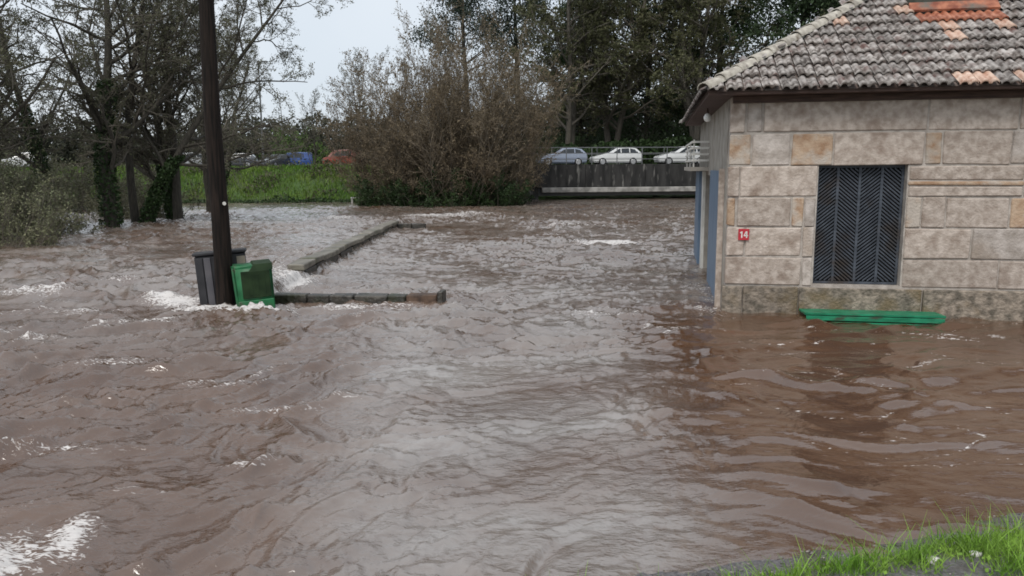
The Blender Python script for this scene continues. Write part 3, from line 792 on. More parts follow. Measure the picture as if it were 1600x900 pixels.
def car(name, label, cat, loc, rz, paint, prof, group=None, flip=False, scl=1.0):
    root = new_empty(name, loc, rz)
    root.scale = (scl, scl, scl)
    tag(root, label, cat, group)
    mb = MB(); rings = []
    for x, zs, zb, zr, w in prof:
        wr_ = w * (0.76 if zr - zb > 0.15 else 0.93)
        half_ = [(w * .90, zs), (w, zs + .12), (w * 1.02, (zs + zb) / 2 + .08), (w * .98, zb), (wr_, zr - .03 if zr - zb > .1 else zr - .005), (wr_ * .8, zr)]
        pts = [(-a, z) for a, z in half_] + [(a, z) for a, z in half_[::-1]]
        rings.append([mb.bm.verts.new((x, a, z)) for a, z in pts])
    n = len(rings[0])
    for i in range(len(rings) - 1):
        for k in range(n):
            mb.bm.faces.new((rings[i][k], rings[i][(k + 1) % n], rings[i + 1][(k + 1) % n], rings[i + 1][k]))
    mb.bm.faces.new(rings[0]); mb.bm.faces.new(rings[-1][::-1])
    body = mb.build('body', paint, root, smooth=False)
    P_ = np.array(prof)
    def at_(x, f):                                        # point on the cabin side: f 0 belt .. 1 roof
        zb, zr, w = (np.interp(x, P_[:, 0], P_[:, c]) for c in (2, 3, 4))
        wr_ = w * 0.76
        return (w * .98 + (wr_ - w * .98) * f + .012, zb + (zr - .03 - zb) * f)
    cab = [p[0] for p in prof if p[3] - p[2] > .15]
    x0, x1 = cab[0] - 0.42, cab[-1] + 0.12
    cuts = np.linspace(x0, x1, 4) if prof is HATCH else np.array([x0, cab[0] + .75, cab[0] + 1.75, x1])
    for s_ in (-1, 1):
        for a, b in zip(cuts[:-1], cuts[1:]):
            a, b = a + .04, b - .04
            pts = []
            for x, f in ((a, .10), (b, .10), (b, .86), (a, .86)):
                y_, z_ = at_(x, f); pts.append((x, s_ * y_, z_))
            MB().prism(pts, (0, s_ * .006, 0)).build('window', m_glass, root)
    i0 = [i for i, p in enumerate(prof) if p[3] - p[2] > .15][0]
    def pane(pa, pb, nm):
        pts = []
        for (p, f, sg) in ((pa, .14, -1), (pa, .14, 1), (pb, .88, 1), (pb, .88, -1)):
            q = [pa[k] + (pb[k] - pa[k]) * f for k in range(5)]
            wr_ = q[4] * .72
            pts.append((q[0], sg * wr_, q[3] + .012))
        MB().prism(pts, (0, 0, .008)).build(nm, m_glass, root)
    pane(prof[i0 - 1], prof[i0], 'windscreen')
    i1 = [i for i, p in enumerate(prof) if p[3] - p[2] > .15][-1]
    pane(prof[i1 + 1], prof[i1], 'rear_window')
    wx = 1.24
    for x in (-wx, wx):
        for s_ in (-1, 1):
            yy = s_ * .80
            ty = MB().tube([(x, yy - s_ * .11, .31), (x, yy + s_ * .085, .31)], [.31, .31], 16).build('wheel', m_tyre, root)
            MB().tube([(x, yy + s_ * .086, .31), (x, yy + s_ * .10, .31)], [.21, .19], 12).build('rim', m_rim, ty)
    f, r = prof[1], prof[-2]
    for s_ in (-1, 1):
        MB().box((f[0] - .045, s_ * .55 - .16, f[2] - .13), (f[0] + .10, s_ * .55 + .16, f[2] - .01), bev=.02).build('headlight', m_lampg, root)
        MB().box((r[0] - .05, s_ * .64 - .10, r[2] - .20), (r[0] + .05, s_ * .64 + .10, r[2] - .02), bev=.02).build('tail_light', m_tail, root)
    return root
def paint(name, c, r=0.25):
    M = mat(name, c, tuple(v * 1.05 for v in c), rough=r); M.node_tree.nodes['Principled BSDF'].inputs['Coat Weight'].default_value = 0.6; return M
pw, ps, pdg, pbl, prd = paint('white_car_paint', (.62, .63, .63)), paint('silver_blue_car_paint', (.24, .28, .36)), paint('dark_grey_car_paint', (.06, .065, .075)), paint('blue_van_paint', (.02, .06, .22)), paint('red_car_paint', (.22, .055, .035))
GC, GP = 'cars on the bridge', 'vehicles parked beyond the far bank'
car('parked_car', 'silver blue hatchback on the bridge, nearest to the bare thicket', 'car', (4.05, 62.7, 2.625), BR_RZ, ps, HATCH, GC, scl=.98)
car('parked_car', 'white hatchback in the middle of the bridge, between two other cars', 'car', (8.45, 63.1, 2.625), BR_RZ, pw, HATCH, GC)
car('parked_car', 'white hatchback on the bridge partly hidden behind the house balcony', 'car', (13.9, 63.7, 2.625), BR_RZ, pw, HATCH, GC, scl=1.05)
car('parked_car', 'dark grey car parked on the far bank just beside the utility pole', 'car', (-28.2, 80, 2.685), rad(8), pdg, HATCH, GP)
car('parked_car', 'dark grey car parked on the far bank between the pole and the lamp post', 'car', (-26.0, 86, 2.685), rad(70), pdg, HATCH, GP)
car('parked_van', 'blue van parked above the green grass bank', 'van', (-24.4, 88, 2.685), rad(12), pbl, VAN, GP, scl=.9)
car('parked_van', 'red van parked above the bank, half behind the bare thicket', 'van', (-15.4, 71.0, 2.685), rad(5), prd, VAN, GP, scl=.82)
car('parked_car', 'white car on the far bank seen between the ivy clad trunks', 'car', (-31.6, 75, 2.685), rad(50), pw, HATCH, GP)
car('parked_car', 'white car parked behind the shrubs at the far left', 'car', (-44.0, 70.5, 2.685), rad(10), pw, HATCH, GP)

# ------------------------------------------------------------------ lamp post, white chair
sl_ = new_empty('street_lamp', (-23.85, 75, 2.685))
tag(sl_, 'tall thin grey street lamp standing by the car park', 'street lamp')
MB().tube([(0, 0, 0), (0, 0, 5), (0, 0, 9.6)], [.11, .085, .06], 8).build('lamp_post', m_rail, sl_)
MB().tube([(0, 0, 9.55), (0.25, 0, 9.8), (0.6, 0, 9.85)], [.05, .045, .04], 6).build('lamp_arm', m_rail, sl_)
MB().box((-.12, -.14, 9.62), (.22, .14, 9.9), bev=.04).box((0.3, -.12, 9.80), (.9, .12, 9.92), bev=.03).build('lamp_head', m_rail, sl_)

ch = new_empty('garden_chair', (-11.2, 55.7, 0.05), rad(20))
tag(ch, 'small white garden chair standing in the shallows below the thicket', 'chair')
MB().box((-.36, -.26, .34), (.22, .26, .42), bev=.02).build('seat', m_white, ch)
MB().prism([(.20, -.26, .36), (.29, -.26, .36), (.38, -.26, .86), (.31, -.26, .86)], (0, .52, 0)).build('backrest', m_white, ch)
for x in (-.33, .2):
    for y in (-.23, .17): MB().box((x, y, -.5), (x + .06, y + .06, .338)).build('leg', m_white, ch)

# ------------------------------------------------------------------ trees and shrubs
def norm(v): return v / np.maximum(np.linalg.norm(v, axis=-1, keepdims=True), 1e-9)
def grow(r, P0, D0, L, R0, K, upw, wob, tip=0.35):
    N = len(P0); pts = np.zeros((N, K, 3)); pts[:, 0] = P0
    d = norm(D0); step = (L / (K - 1))[:, None]
    for k in range(1, K):
        d = norm(d + r.normal(0, wob, (N, 3)) + np.array([0, 0, upw]))
        pts[:, k] = pts[:, k - 1] + d * step
    rr = R0[:, None] * np.linspace(1, tip, K)[None, :]
    return pts, rr
def kids(r, pts, rr, L, n, t0, t1, ang, angsd, lr, rfac=0.55, rmin=0.004, taper=0.5):
    N, K, _ = pts.shape
    par = np.repeat(np.arange(N), n)
    t = t0 + (t1 - t0) * ((np.tile(np.arange(n), N) + r.random(N * n)) / n)
    f = t * (K - 1); i = np.minimum(f.astype(int), K - 2); w = (f - i)[:, None]
    P = pts[par, i] * (1 - w) + pts[par, i + 1] * w
    T = norm(pts[par, i + 1] - pts[par, i])
    a = norm(np.cross(T, r.normal(0, 1, T.shape)))
    th = np.radians(r.normal(ang, angsd, N * n))[:, None]
    D = T * np.cos(th) + a * np.sin(th)
    Lc = L[par] * lr * (1 - taper * t) * r.uniform(0.65, 1.25, N * n)
    Rc = np.maximum(rr[par, i] * rfac, rmin)
    return P, D, Lc, Rc
def tubes(pts, rr, S):
    N, K, _ = pts.shape
    T = norm(np.gradient(pts, axis=1))
    ref = np.where(np.abs(T[..., 2:3]) > 0.9, np.array([1.0, 0, 0]), np.array([0, 0, 1.0]))
    a = norm(np.cross(T, ref)); b = np.cross(T, a)
    ph = 2 * np.pi * np.arange(S) / S
    V = pts[:, :, None] + rr[:, :, None, None] * (a[:, :, None] * np.cos(ph)[None, None, :, None] + b[:, :, None] * np.sin(ph)[None, None, :, None])
    base = (np.arange(N) * K * S)[:, None, None] + (np.arange(K - 1) * S)[None, :, None]
    s0 = np.arange(S)[None, None, :]; s1 = (s0 + 1) % S
    F = np.stack([base + s0, base + s1, base + S + s1, base + S + s0], -1).reshape(-1, 4)
    return V.reshape(-1, 3), F
def leaves(r, P, size, asp=0.5, droop=0.0, flat=0.0):
    n = len(P)
    d = norm(r.normal(0, 1, (n, 3)) + np.array([0, 0, -droop])); s = norm(np.cross(d, r.normal(0, 1, (n, 3)) + np.array([0, 0, flat])))
    L = size * r.uniform(0.6, 1.4, n)[:, None]
    V = np.stack([P - d * L * .5, P + s * L * asp * .5, P + d * L * .5, P - s * L * asp * .5], 1).reshape(-1, 3)
    return V, np.arange(n * 4).reshape(-1, 4)
class Bag:
    def __init__(s): s.V, s.F, s.M, s.n = [], [], [], 0
    def add(s, VF, m=0):
        V, F = VF; s.V.append(V); s.F.append(F + s.n); s.M.append(np.full(len(F), m)); s.n += len(V); return s
    def mesh(s, name, mats, smooth=False):
        return quad_mesh(name, np.concatenate(s.V), np.concatenate(s.F), mats, np.concatenate(s.M), smooth)
def along(r, pts, per, t0=0.2, jit=0.05):
    N, K, _ = pts.shape
    par = np.repeat(np.arange(N), per); f = (t0 + (1 - t0) * r.random(N * per)) * (K - 1)
    i = np.minimum(f.astype(int), K - 2); w = (f - i)[:, None]
    return pts[par, i] * (1 - w) + pts[par, i + 1] * w + r.normal(0, jit, (N * per, 3))

m_bark = mat('wet_bark', (0.022, 0.019, 0.014), (0.055, 0.048, 0.036), scale=5, rough=0.85, stretch=(3, 3, 0.6), bump=0.6)
m_barkp = mat('pale_bark', (0.07, 0.062, 0.05), (0.12, 0.105, 0.085), scale=4, rough=0.85, stretch=(3, 3, 0.6))
m_twig = mat('bare_twigs', (0.075, 0.066, 0.052), (0.13, 0.115, 0.09), scale=0.6, rough=0.8)
m_osier = mat('brown_osier_twigs', (0.135, 0.108, 0.076), (0.205, 0.168, 0.122), scale=0.35, rough=0.75, island=0.3, c3=(0.15, 0.098, 0.05), c3scale=0.3, c3lo=0.56, c3hi=0.75)
m_lolive = leaf_mat('olive_leaves', (0.065, 0.070, 0.038), (0.125, 0.125, 0.075))
m_lgrey = leaf_mat('grey_green_leaves', (0.10, 0.115, 0.06), (0.19, 0.19, 0.11))
m_ldark = leaf_mat('dark_evergreen_leaves', (0.022, 0.042, 0.018), (0.060, 0.090, 0.040))
m_leuc = leaf_mat('blue_green_leaves', (0.028, 0.045, 0.033), (0.062, 0.083, 0.062))
m_loak = leaf_mat('brown_olive_leaves', (0.066, 0.074, 0.032), (0.13, 0.13, 0.065))
m_livy = leaf_mat('ivy_leaves', (0.016, 0.034, 0.011), (0.045, 0.078, 0.025))
m_lbud = leaf_mat('brown_buds', (0.125, 0.098, 0.060), (0.195, 0.154, 0.098))
m_lfresh = leaf_mat('fresh_green_leaves', (0.06, 0.13, 0.018), (0.12, 0.20, 0.035))

def broadleaf(seed, H, R, lean=(0, 0), n1=15, n2=8, n3=7, n4=5, per=3, leaf=0.08, lr1=0.42, t0=0.28, ang1=58, lmat=None, up=0.06, fork=1, ivy=0, bark=None, spread0=0.0):
    r = np.random.default_rng(seed)
    P0 = np.zeros((fork, 3)) + r.normal(0, 0.12 if fork > 1 else 0, (fork, 3)) * np.array([1, 1, 0]); P0[:, 2] = -1.5
    D0 = np.tile(np.array([lean[0], lean[1], 1.0]), (fork, 1)) + r.normal(0, spread0, (fork, 3)) * np.array([1, 1, 0])
    L0 = np.full(fork, H + 1.5) * r.uniform(0.85, 1.0, fork); R0 = np.full(fork, R)
    p0, r0 = grow(r, P0, D0, L0, R0, 12, 0.02, 0.055, 0.22)
    P, D, L1, R1 = kids(r, p0, r0, L0, n1, t0, 1.0, ang1, 12, lr1, 0.5, taper=0.45)
    p1, r1 = grow(r, P, D, L1, R1, 8, up, 0.13, 0.3)
    P, D, L2, R2 = kids(r, p1, r1, L1, n2, 0.2, 1.0, 48, 14, 0.48, 0.55, 0.012)
    p2, r2 = grow(r, P, D, L2, R2, 6, up * .5, 0.16, 0.4)
    P, D, L3, R3 = kids(r, p2, r2, L2, n3, 0.15, 1.0, 45, 16, 0.50, 0.6, 0.009)
    p3, r3 = grow(r, P, D, L3, R3, 4, 0.0, 0.2, 0.5)
    P, D, L4, R4 = kids(r, p3, r3, L3, n4, 0.1, 1.0, 42, 18, 0.55, 0.65, 0.006)
    p4, r4 = grow(r, P, D, L4, R4, 2, -0.03, 0.2, 0.5)
    tb = Bag().add(tubes(p0, r0, 10)).add(tubes(p1, r1, 6))
    cb = Bag().add(tubes(p2, r2, 4)).add(tubes(p3, r3, 3)).add(tubes(p4, r4, 3))
    if per: 
        cb.add(leaves(r, along(r, p4, per, 0.1, 0.06), leaf, 0.55), 1)
    iv = None
    if ivy:
        k = 2600
        zi = r.random(k) ** 0.9 * ivy; a = r.random(k) * 2 * np.pi
        f = np.clip((zi + 1.5) / (H + 1.5) * 11, 0, 10.99); i = f.astype(int); w = (f - i)[:, None]
        c = p0[0][i] * (1 - w) + p0[0][i + 1] * w
        q = c + np.stack([np.cos(a), np.sin(a), 0 * a], 1) * (R * 1.05 * np.exp(-zi / 25) + r.random(k) * 0.16)[:, None]
        iv = Bag().add(leaves(r, q, 0.12, 0.8)).mesh('ivy', [m_livy])
    return (tb.mesh('trunk', [bark or m_bark], True), cb.mesh('crown', [m_twig, lmat or m_lolive]), iv)

def evergreen(seed, H, R, n1=46, n2=7, lr1=0.24, per=90, leaf=0.20, t0=0.2, ang=72, lmat=None, clump=0.35, bark=None, taper=0.6, up=0.0):
    r = np.random.default_rng(seed)
    p0, r0 = grow(r, np.array([[0, 0, -0.6]]), np.array([[0, 0, 1.0]]), np.array([H + .6]), np.array([R]), 14, 0.03, 0.03, 0.15)
    P, D, L1, R1 = kids(r, p0, r0, np.array([H + .6]), n1, t0, 1.0, ang, 12, lr1, 0.35, 0.02, taper)
    p1, r1 = grow(r, P, D, L1, R1, 7, up, 0.10, 0.3)
    P, D, L2, R2 = kids(r, p1, r1, L1, n2, 0.3, 1.0, 50, 14, 0.42, 0.5, 0.010)
    p2, r2 = grow(r, P, D, L2, R2, 4, 0.02, 0.15, 0.4)
    tb = Bag().add(tubes(p0, r0, 9)).add(tubes(p1, r1, 5))
    cb = Bag().add(tubes(p2, r2, 3))
    cb.add(leaves(r, along(r, p2, per, 0.3, clump), leaf, 0.5, 0.4), 1)
    return (tb.mesh('trunk', [bark or m_bark], True), cb.mesh('crown', [m_twig, lmat or m_ldark]), None)

def thicket(seed, H, W, stems=55, n1=8, n2=6, n3=3, per=1, leaf=0.09, tw=None, lmat=None, spread=0.42, rt=0.009, r0_=0.05):
    r = np.random.default_rng(seed)
    a = r.random(stems) * 2 * np.pi; q = np.sqrt(r.random(stems))
    P0 = np.stack([np.cos(a) * q * W * .42, np.sin(a) * q * W * .30, np.full(stems, -1.0)], 1)
    D0 = np.stack([np.cos(a) * q * spread, np.sin(a) * q * spread, np.ones(stems)], 1) + r.normal(0, .08, (stems, 3))
    L0 = (H + 1.0) * r.uniform(0.72, 1.03, stems) * (1 - 0.34 * q ** 2); R0 = r.uniform(.7, 1.3, stems) * r0_
    p0, r0 = grow(r, P0, D0, L0, R0, 9, 0.02, 0.06, 0.25)
    P, D, L1, R1 = kids(r, p0, r0, L0, n1, 0.12, 1.0, 34, 10, 0.36, 0.55, rt * 1.5, 0.35)
    p1, r1 = grow(r, P, D, L1, R1, 6, 0.07, 0.10, 0.4)
    P, D, L2, R2 = kids(r, p1, r1, L1, n2, 0.15, 1.0, 34, 12, 0.50, 0.6, rt * 1.2)
    p2, r2 = grow(r, P, D, L2, R2, 3, 0.06, 0.12, 0.45)
    P, D, L3, R3 = kids(r, p2, r2, L2, n3, 0.2, 1.0, 32, 12, 0.6, 0.7, rt)
    p3, r3 = grow(r, P, D, L3, R3, 2, 0.05, 0.12, 0.5)
    tb = Bag().add(tubes(p0, r0, 5))
    cb = Bag().add(tubes(p1, r1, 3)).add(tubes(p2, r2, 3)).add(tubes(p3, r3, 3))
    if per: cb.add(leaves(r, along(r, p3, per, 0.1, 0.08), leaf, 0.5), 1)
    return (tb.mesh('stems', [m_twig], True), cb.mesh('crown', [tw or m_osier, lmat or m_lbud]), None)

def place(name, label, cat, meshes, loc, rz=0.0, scl=1.0, group=None, names=('trunk', 'crown')):
    root = new_empty(name, loc, rz)
    root.scale = scl if hasattr(scl, '__len__') else (scl,) * 3
    tag(root, label, cat, group)
    link_mesh(names[0], meshes[0], root); link_mesh(names[1], meshes[1], root)
    if meshes[2]: link_mesh('ivy', meshes[2], root)
    return root

# flooded trees on the left
LT = 'trees standing in the flood'
tA = broadleaf(21, 13.5, 0.30, (0.03, 0), n1=22, per=3, leaf=.075, ivy=7.0, t0=0.25)
tB = broadleaf(22, 13.0, 0.20, (0.16, 0), n1=18, t0=0.30, n4=5, fork=2, spread0=0.10, ivy=4.0, per=3, leaf=.075)
tC = broadleaf(23, 13.0, 0.26, (0.02, 0.05), n1=20, t0=0.22, ang1=64, fork=2, spread0=0.14, ivy=3.5, per=3, leaf=.075)
place('riverside_tree', 'ivy clad tree with the thickest trunk, standing in the flood at left', 'tree', tA, (-16.4, 31.6, 0), 0.4, 1.0, LT)
place('riverside_tree', 'slender tree leaning right out of the flood beside the thickest ivy clad trunk', 'tree', tB, (-16.2, 33.2, 0), 0.0, 1.0, LT)
place('riverside_tree', 'forked tree in the flood, nearest on the left of the utility pole', 'tree', tC, (-15.8, 36.8, 0), 2.1, 1.0, LT)
place('riverside_tree', 'dark tree at the left edge whose boughs hang into the picture', 'tree', tC, (-20.2, 27.5, 0), 4.4, (1.1, 1.1, 1.05), LT)
place('riverside_tree', 'bare tree behind the ivy clad trunks, at the far left of the car park', 'tree', tA, (-26.5, 44.0, 0), 3.0, 1.0, LT)
place('riverside_tree', 'bare tree behind the utility pole, thin twigs against the sky', 'tree', tB, (-17.5, 45.0, 0), 1.2, (.9, .9, .95), LT)

place('riverside_tree', 'bare tree at the left edge behind the hanging boughs', 'tree', tB, (-27.5, 36.0, 0), 2.7, 1.1, LT)
# shrubs at the left water edge
LS = 'shrubs at the left water edge'
sA = thicket(31, 3.2, 4.2, stems=40, n1=7, n2=5, n3=2, per=4, leaf=0.10, tw=m_twig, lmat=m_lgrey, spread=0.7, rt=.006, r0_=.03)
sB = thicket(32, 3.0, 4.0, stems=40, n1=7, n2=5, n3=2, per=5, leaf=0.10, tw=m_twig, lmat=m_lolive, spread=0.8, rt=.006, r0_=.03)
NS = ('stems', 'crown')
place('willow_shrub', 'grey green willow shrub trailing in the water at the left edge', 'shrub', sA, (-16.4, 23.8, 0), 0, 0.82, LS, NS)
place('willow_shrub', 'dark olive shrub in the water between the left edge and the ivy clad trunk', 'shrub', sB, (-17.6, 27.0, 0), 1, 0.85, LS, NS)
place('willow_shrub', 'grey green shrub at the left edge behind the nearest willow shrub', 'shrub', sA, (-20.5, 29.5, 0), 2, 1.15, LS, NS)
place('willow_shrub', 'olive shrub behind the leaning trunk in the flood', 'shrub', sB, (-19.5, 41.0, 0), 2, (1.1, 1, .8), LS, NS)
place('willow_shrub', 'olive shrub on the far bank between the ivy clad trunk and the leaning one', 'shrub', sB, (-27.5, 50.0, 0.2), 3, (1.6, 1.2, 1.3), LS, NS)
place('willow_shrub', 'olive shrub on the far bank at the left edge, below the white car', 'shrub', sB, (-35.5, 52.0, 0.4), 4, (1.9, 1.2, 1.3), LS, NS)

# bare thicket in mid river
BT = 'bare brown thicket by the bridge'
kA = thicket(41, 12.2, 7.5, stems=58, n1=11, n2=7, n3=4, per=2, leaf=.13, spread=0.60, rt=.010, r0_=.035)
kB = thicket(42, 10.4, 6.0, stems=52, n1=11, n2=7, n3=4, per=2, leaf=.13, spread=0.72, rt=.010, r0_=.035)
place('bare_thicket', 'tallest bare brown osier thicket, middle of the clump by the bridge', 'shrub', kA, (-4.4, 53.8, 0), 0, 1.0, BT, NS)
place('bare_thicket', 'bare brown osier thicket on the left side of the clump, above the white chair', 'shrub', kB, (-7.4, 55.0, 0), 0.5, (.86, .9, .97), BT, NS)
place('bare_thicket', 'bare brown osier thicket touching the bridge end', 'shrub', kB, (-1.7, 54.6, 0), 3.6, (.78, .9, 1.10), BT, NS)
gS = thicket(43, 2.4, 5.0, stems=40, n1=6, n2=5, n3=2, per=6, leaf=0.14, tw=m_twig, lmat=m_livy, spread=0.7, rt=.006, r0_=.03)
BG = 'dark brambles at the foot of the thicket'
place('bramble_bush', 'dark green bramble at the foot of the middle thicket', 'shrub', gS, (-5.2, 51.6, 0), 0, 1.0, BG, NS)
place('bramble_bush', 'dark green bramble at the thicket foot nearest the bridge', 'shrub', gS, (-1.0, 52.8, 0), 2, .95, BG, NS)
place('bramble_bush', 'dark bramble at the thicket foot beside the white chair', 'shrub', gS, (-8.8, 53.6, 0), 4, .8, BG, NS)

# trees behind
FT = 'trees beyond the far bank'
eP = evergreen(51, 25, 0.36, n1=44, n2=8, lr1=0.26, per=55, leaf=0.26, t0=0.42, ang=58, lmat=m_leuc, clump=0.42, taper=0.35, up=0.05)
eD = evergreen(52, 22, 0.40, n1=70, n2=8, lr1=0.27, per=60, leaf=0.28, t0=0.08, lmat=m_ldark, clump=0.40)
oK = broadleaf(53, 21, 0.34, (0, 0), n1=24, n2=9, n3=7, n4=3, per=5, leaf=0.19, lr1=0.36, t0=0.22, lmat=m_loak, fork=2, spread0=0.07, bark=m_barkp)
sT = broadleaf(54, 8.5, 0.11, (0, 0), n1=16, n2=7, n3=5, n4=4, per=1, leaf=0.10, lr1=0.45, t0=0.15, ang1=42, up=0.12, lmat=m_lolive)
place('eucalyptus_tree', 'tall dark feathery tree rising behind the left part of the bare thicket', 'tree', eP, (-4.6, 84, 2.4), 0, .98, FT)
place('eucalyptus_tree', 'tall dark feathery tree rising behind the right part of the bare thicket', 'tree', eP, (0.8, 88, 2.4), 2.2, 1.05, FT)
place('oak_tree', 'olive brown tree behind the silver blue car on the bridge', 'tree', oK, (5.6, 76, 2.4), 0.3, 1.0, FT)
place('oak_tree', 'olive brown tree behind the white car in the middle of the bridge', 'tree', oK, (10.3, 79, 2.4), 2.0, 1.05, FT)
place('oak_tree', 'olive brown tree towering above the left eave of the house', 'tree', oK, (17.5, 74, 2.4), 4.0, 1.1, FT)
for lab, x, y, rz_2, s in (
        ('dark evergreen filling the gap between the two olive trees behind the bridge', 8.0, 90, 0.0, .95),
        ('dark evergreen just left of the house eave', 15.0, 86, 1.4, 1.05),
        ('dark evergreen behind the left corner of the tiled roof', 21.0, 80, 2.6, 1.1),
        ('dark evergreen behind the hip of the tiled roof', 26.5, 72, 3.9, 1.1),
        ('dark evergreen showing above the hip tiles, furthest right', 32.0, 70, 5.0, 1.15)):
    place('evergreen_tree', lab, 'tree', eD, (x, y, 2.4), rz_2, s, FT)
place('evergreen_tree', 'dark evergreen on the slope behind the house', 'tree', eD, (31.0, 48, 1.8), 1.0, 1.0, FT)
place('oak_tree', 'olive brown tree on the slope close behind the house', 'tree', oK, (24.5, 46, 1.8), 1.0, .9, FT)
for lab, x, y, rz_2, s in (
        ('bare sapling at the left shoulder of the thicket', -13.2, 66, 0.0, 1.05),
        ('bare sapling between the thicket and the blue van', -20.0, 79, 1.5, .85),
        ('bare sapling above the red van', -15.0, 79, 2.4, 1.1)):
    place('bare_sapling', lab, 'tree', sT, (x, y, 2.4), rz_2, s, FT)
fS = thicket(61, 3.0, 3.0, stems=20, n1=6, n2=4, n3=2, per=5, leaf=0.14, tw=m_twig, lmat=m_lfresh, spread=0.5, rt=.006, r0_=.03)
place('leafy_bush', 'fresh yellow green bush just behind the blue van', 'shrub', fS, (-25.6, 93.0, 2.7), 0, 1.5, None, NS)

# far wood: one mass of foliage behind the car park and behind the bridge
r = np.random.default_rng(71)
def wood(n, x0, x1, y0, y1, zb, hmin, hmax, size, seed):
    x = r.uniform(x0, x1, n); y = r.uniform(y0, y1, n)
    top = hmin + (hmax - hmin) * np.clip(0.5 + 0.8 * fbm(x * 0.16, y * 0.05, seed, 3), 0, 1)
    z = zb + top * r.random(n) ** 0.8
    return leaves(r, np.stack([x, y, z], 1), size, 0.6)
m_lfar = leaf_mat('far_wood_leaves', (0.030, 0.034, 0.022), (0.062, 0.062, 0.044), scale=0.15)
wb = Bag().add(wood(24000, -90, -8, 108, 120, 2.3, 4.5, 9.0, 0.55, 5)).add(wood(14000, -90, 70, 112, 124, 2.0, 3.5, 7.0, 1.1, 5)).add(wood(22000, -8, 70, 98, 110, 2.3, 5, 11, 0.8, 6))
wo = link_mesh('distant_wood', wb.mesh('distant_wood', [m_lfar])); tag(wo, 'dull green distant wood behind the car park', 'wood', kind='stuff')
ub = Bag().add(wood(13000, -1, 40, 71.5, 75.5, 2.3, 1.6, 4.2, 0.34, 8))
uo = link_mesh('undergrowth', ub.mesh('undergrowth', [m_livy])); tag(uo, 'dark undergrowth behind the bridge', 'undergrowth', kind='stuff')

# grass and weeds of the far bank
def scatter_far(n):
    x = r.uniform(-45, -5, n); y = r.uniform(57.5, 66, n)
    z = ground_z(x, y); k = z > 0.05
    return np.stack([x, y, z], 1)[k]
def blades(P, h, w, lean=0.35):
    n = len(P); a = r.random(n) * 2 * np.pi
    s = np.stack([np.cos(a), np.sin(a), 0 * a], 1) * w
    H_ = h * r.uniform(.5, 1.3, n)
    tp = P + np.stack([r.normal(0, lean, n) * H_, r.normal(0, lean, n) * H_, H_], 1)
    md = (P + tp) / 2 + np.array([0, 0, 1]) * (H_ * .12)[:, None]
    V = np.stack([P - s, P + s, md + s * .7, md - s * .7, tp + s * .15, tp - s * .15], 1).reshape(-1, 3)
    b = (np.arange(n) * 6)[:, None]
    return V, np.concatenate([b + np.array([0, 1, 2, 3]), b + np.array([3, 2, 4, 5])])
m_grassf = leaf_mat('bank_grass_blades', (0.085, 0.19, 0.02), (0.16, 0.23, 0.045), scale=0.35)
pf = scatter_far(26000)
cl = fbm(pf[:, 0] * .5, pf[:, 1] * .5, 91, 2)
gb_ = Bag().add(blades(pf, 0.32, 0.03)).add(leaves(r, pf[cl > 0.12] + np.array([0, 0, .25]) + r.normal(0, .22, (int((cl > 0.12).sum()), 3)), .2, .7), 1)
xf = r.uniform(-50, -5, 5000); yf = r.uniform(57.3, 59.2, 5000)
gb_.add(leaves(r, np.stack([xf, yf, np.maximum(ground_z(xf, yf), 0) + r.random(5000) ** 1.5 * (.25 + .5 * np.clip(fbm(xf * .3, yf * .1, 97, 2) * 2, 0, 1))], 1), .2, .6), 2)
tag(link_mesh('bank_grass', gb_.mesh('bank_grass', [m_grassf, m_lolive, m_livy])), 'bright green rough grass on the far bank', 'grass', kind='stuff')

# near verge: grass clumps, pebbles
GL = np.array([(-6, 2.2), (0.9, 3.95), (1.48, 4.27), (2.12, 4.41), (2.85, 4.74), (3.45, 4.87), (5, 5.1), (9, 5.9)])
m_grassn = leaf_mat('verge_grass_blades', (0.11, 0.24, 0.025), (0.27, 0.42, 0.07), scale=3.0, island=0.4)
n = 60000
x = r.uniform(-1.0, 6.5, n); y = r.uniform(2.2, 5.6, n)
din = np.interp(x, GL[:, 0], GL[:, 1]) - y + fbm(x * 2.2, y * 2.2, 95, 2) * 0.16
cl = fbm(x * 3.0, y * 3.0, 96, 2)
keep = (din > 0) & (din < 1.6) & (cl > -0.04 + 0.35 * (r.random(n) - .5) - 0.12 * (x > 2.9))
P_ = np.stack([x, y, np.minimum(near_bank_z(x, y), .92) - 0.005], 1)[keep]
hgt = 0.06 + 0.13 * np.clip(cl[keep] * 2.2, 0, 1)
bl_ = Bag().add(blades(P_, hgt, 0.0032, 0.55))
wp = P_[r.random(len(P_)) < 0.22]
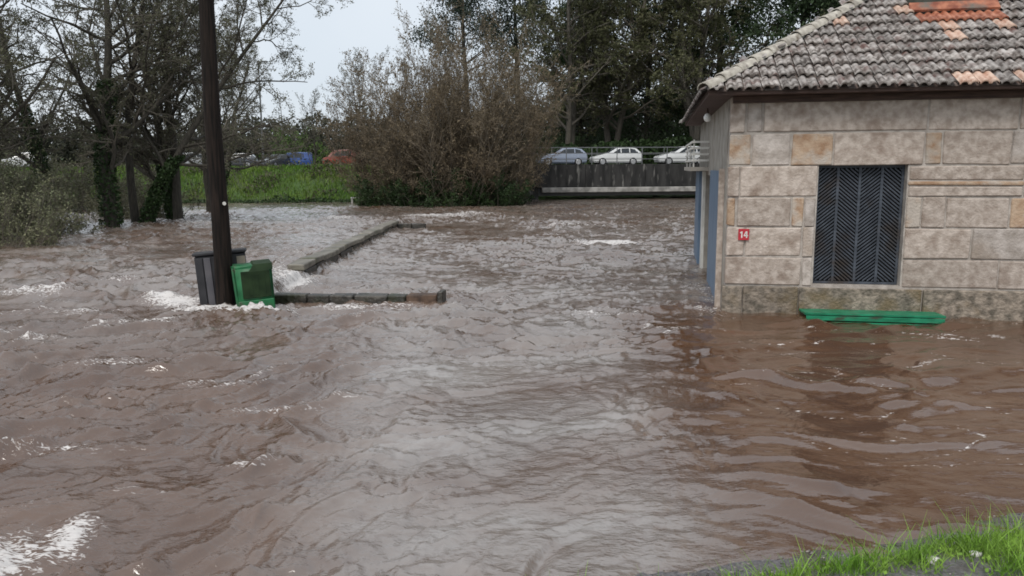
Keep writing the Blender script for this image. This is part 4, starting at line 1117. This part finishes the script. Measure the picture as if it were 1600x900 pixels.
bl_.add(leaves(r, wp + np.array([0, 0, .03]) + r.normal(0, .012, wp.shape), 0.03, .7, flat=2.0))
tag(link_mesh('verge_grass', bl_.mesh('verge_grass', [m_grassn])), 'bright green grass tufts along the near verge', 'grass', kind='stuff')

m_peb = mat('gravel', (0.05, 0.048, 0.045), (0.22, 0.20, 0.18), scale=8, rough=0.7, island=0.5)
def stone_mesh(seed, s):
    rr_ = random.Random(seed); bm = bmesh.new()
    bmesh.ops.create_icosphere(bm, subdivisions=1, radius=s)
    for v in bm.verts:
        k = 1 + rr_.uniform(-.13, .13); v.co = Vector((v.co.x * k * 1.25, v.co.y * k, v.co.z * k * .7))
    V = np.array([v.co for v in bm.verts]); F = np.array([[q.index for q in f.verts] for f in bm.faces]); bm.free()
    return V, F
gv, gf, off = [], [], 0
SV = [stone_mesh(k, 1.0) for k in range(4)]
for k in range(1500):
    px_ = r.uniform(0.6, 5.5); e_ = np.interp(px_, EDGE[:, 0], EDGE[:, 1]); py_ = e_ - abs(r.normal(0.1, 0.45)) - .02
    pz_ = float(np.minimum(near_bank_z(np.array([px_]), np.array([py_])), .92)[0])
    if pz_ < 0.0: continue
    s = 0.006 * r.lognormal(0, .5); V, F = SV[k % 4]
    gv.append(V * s + np.array([px_, py_, pz_ + s * .2])); gf.append(F + off); off += len(V)
tag(link_mesh('gravel', quad_mesh('gravel', np.concatenate(gv), np.concatenate(gf), [m_peb])), 'loose wet gravel on the tarmac edge', 'gravel', kind='stuff')
m_wst = mat('white_stone', (0.55, 0.52, 0.50), (0.72, 0.70, 0.68), scale=20, rough=0.7)
for lab, x, y, s in (('white stone among the verge grass, at the bottom edge', 2.42, 4.13, .036), ('white stone right of the other, between grass tufts', 2.72, 4.22, .030)):
    V, F = stone_mesh(int(x * 100), s)
    z = float(near_bank_z(np.array([x]), np.array([y]))[0])
    tag(link_mesh('white_stone', quad_mesh('white_stone', V, F, [m_wst], smooth=True), None, (x, y, z + s * .5)), lab, 'stone', 'white stones on the verge')
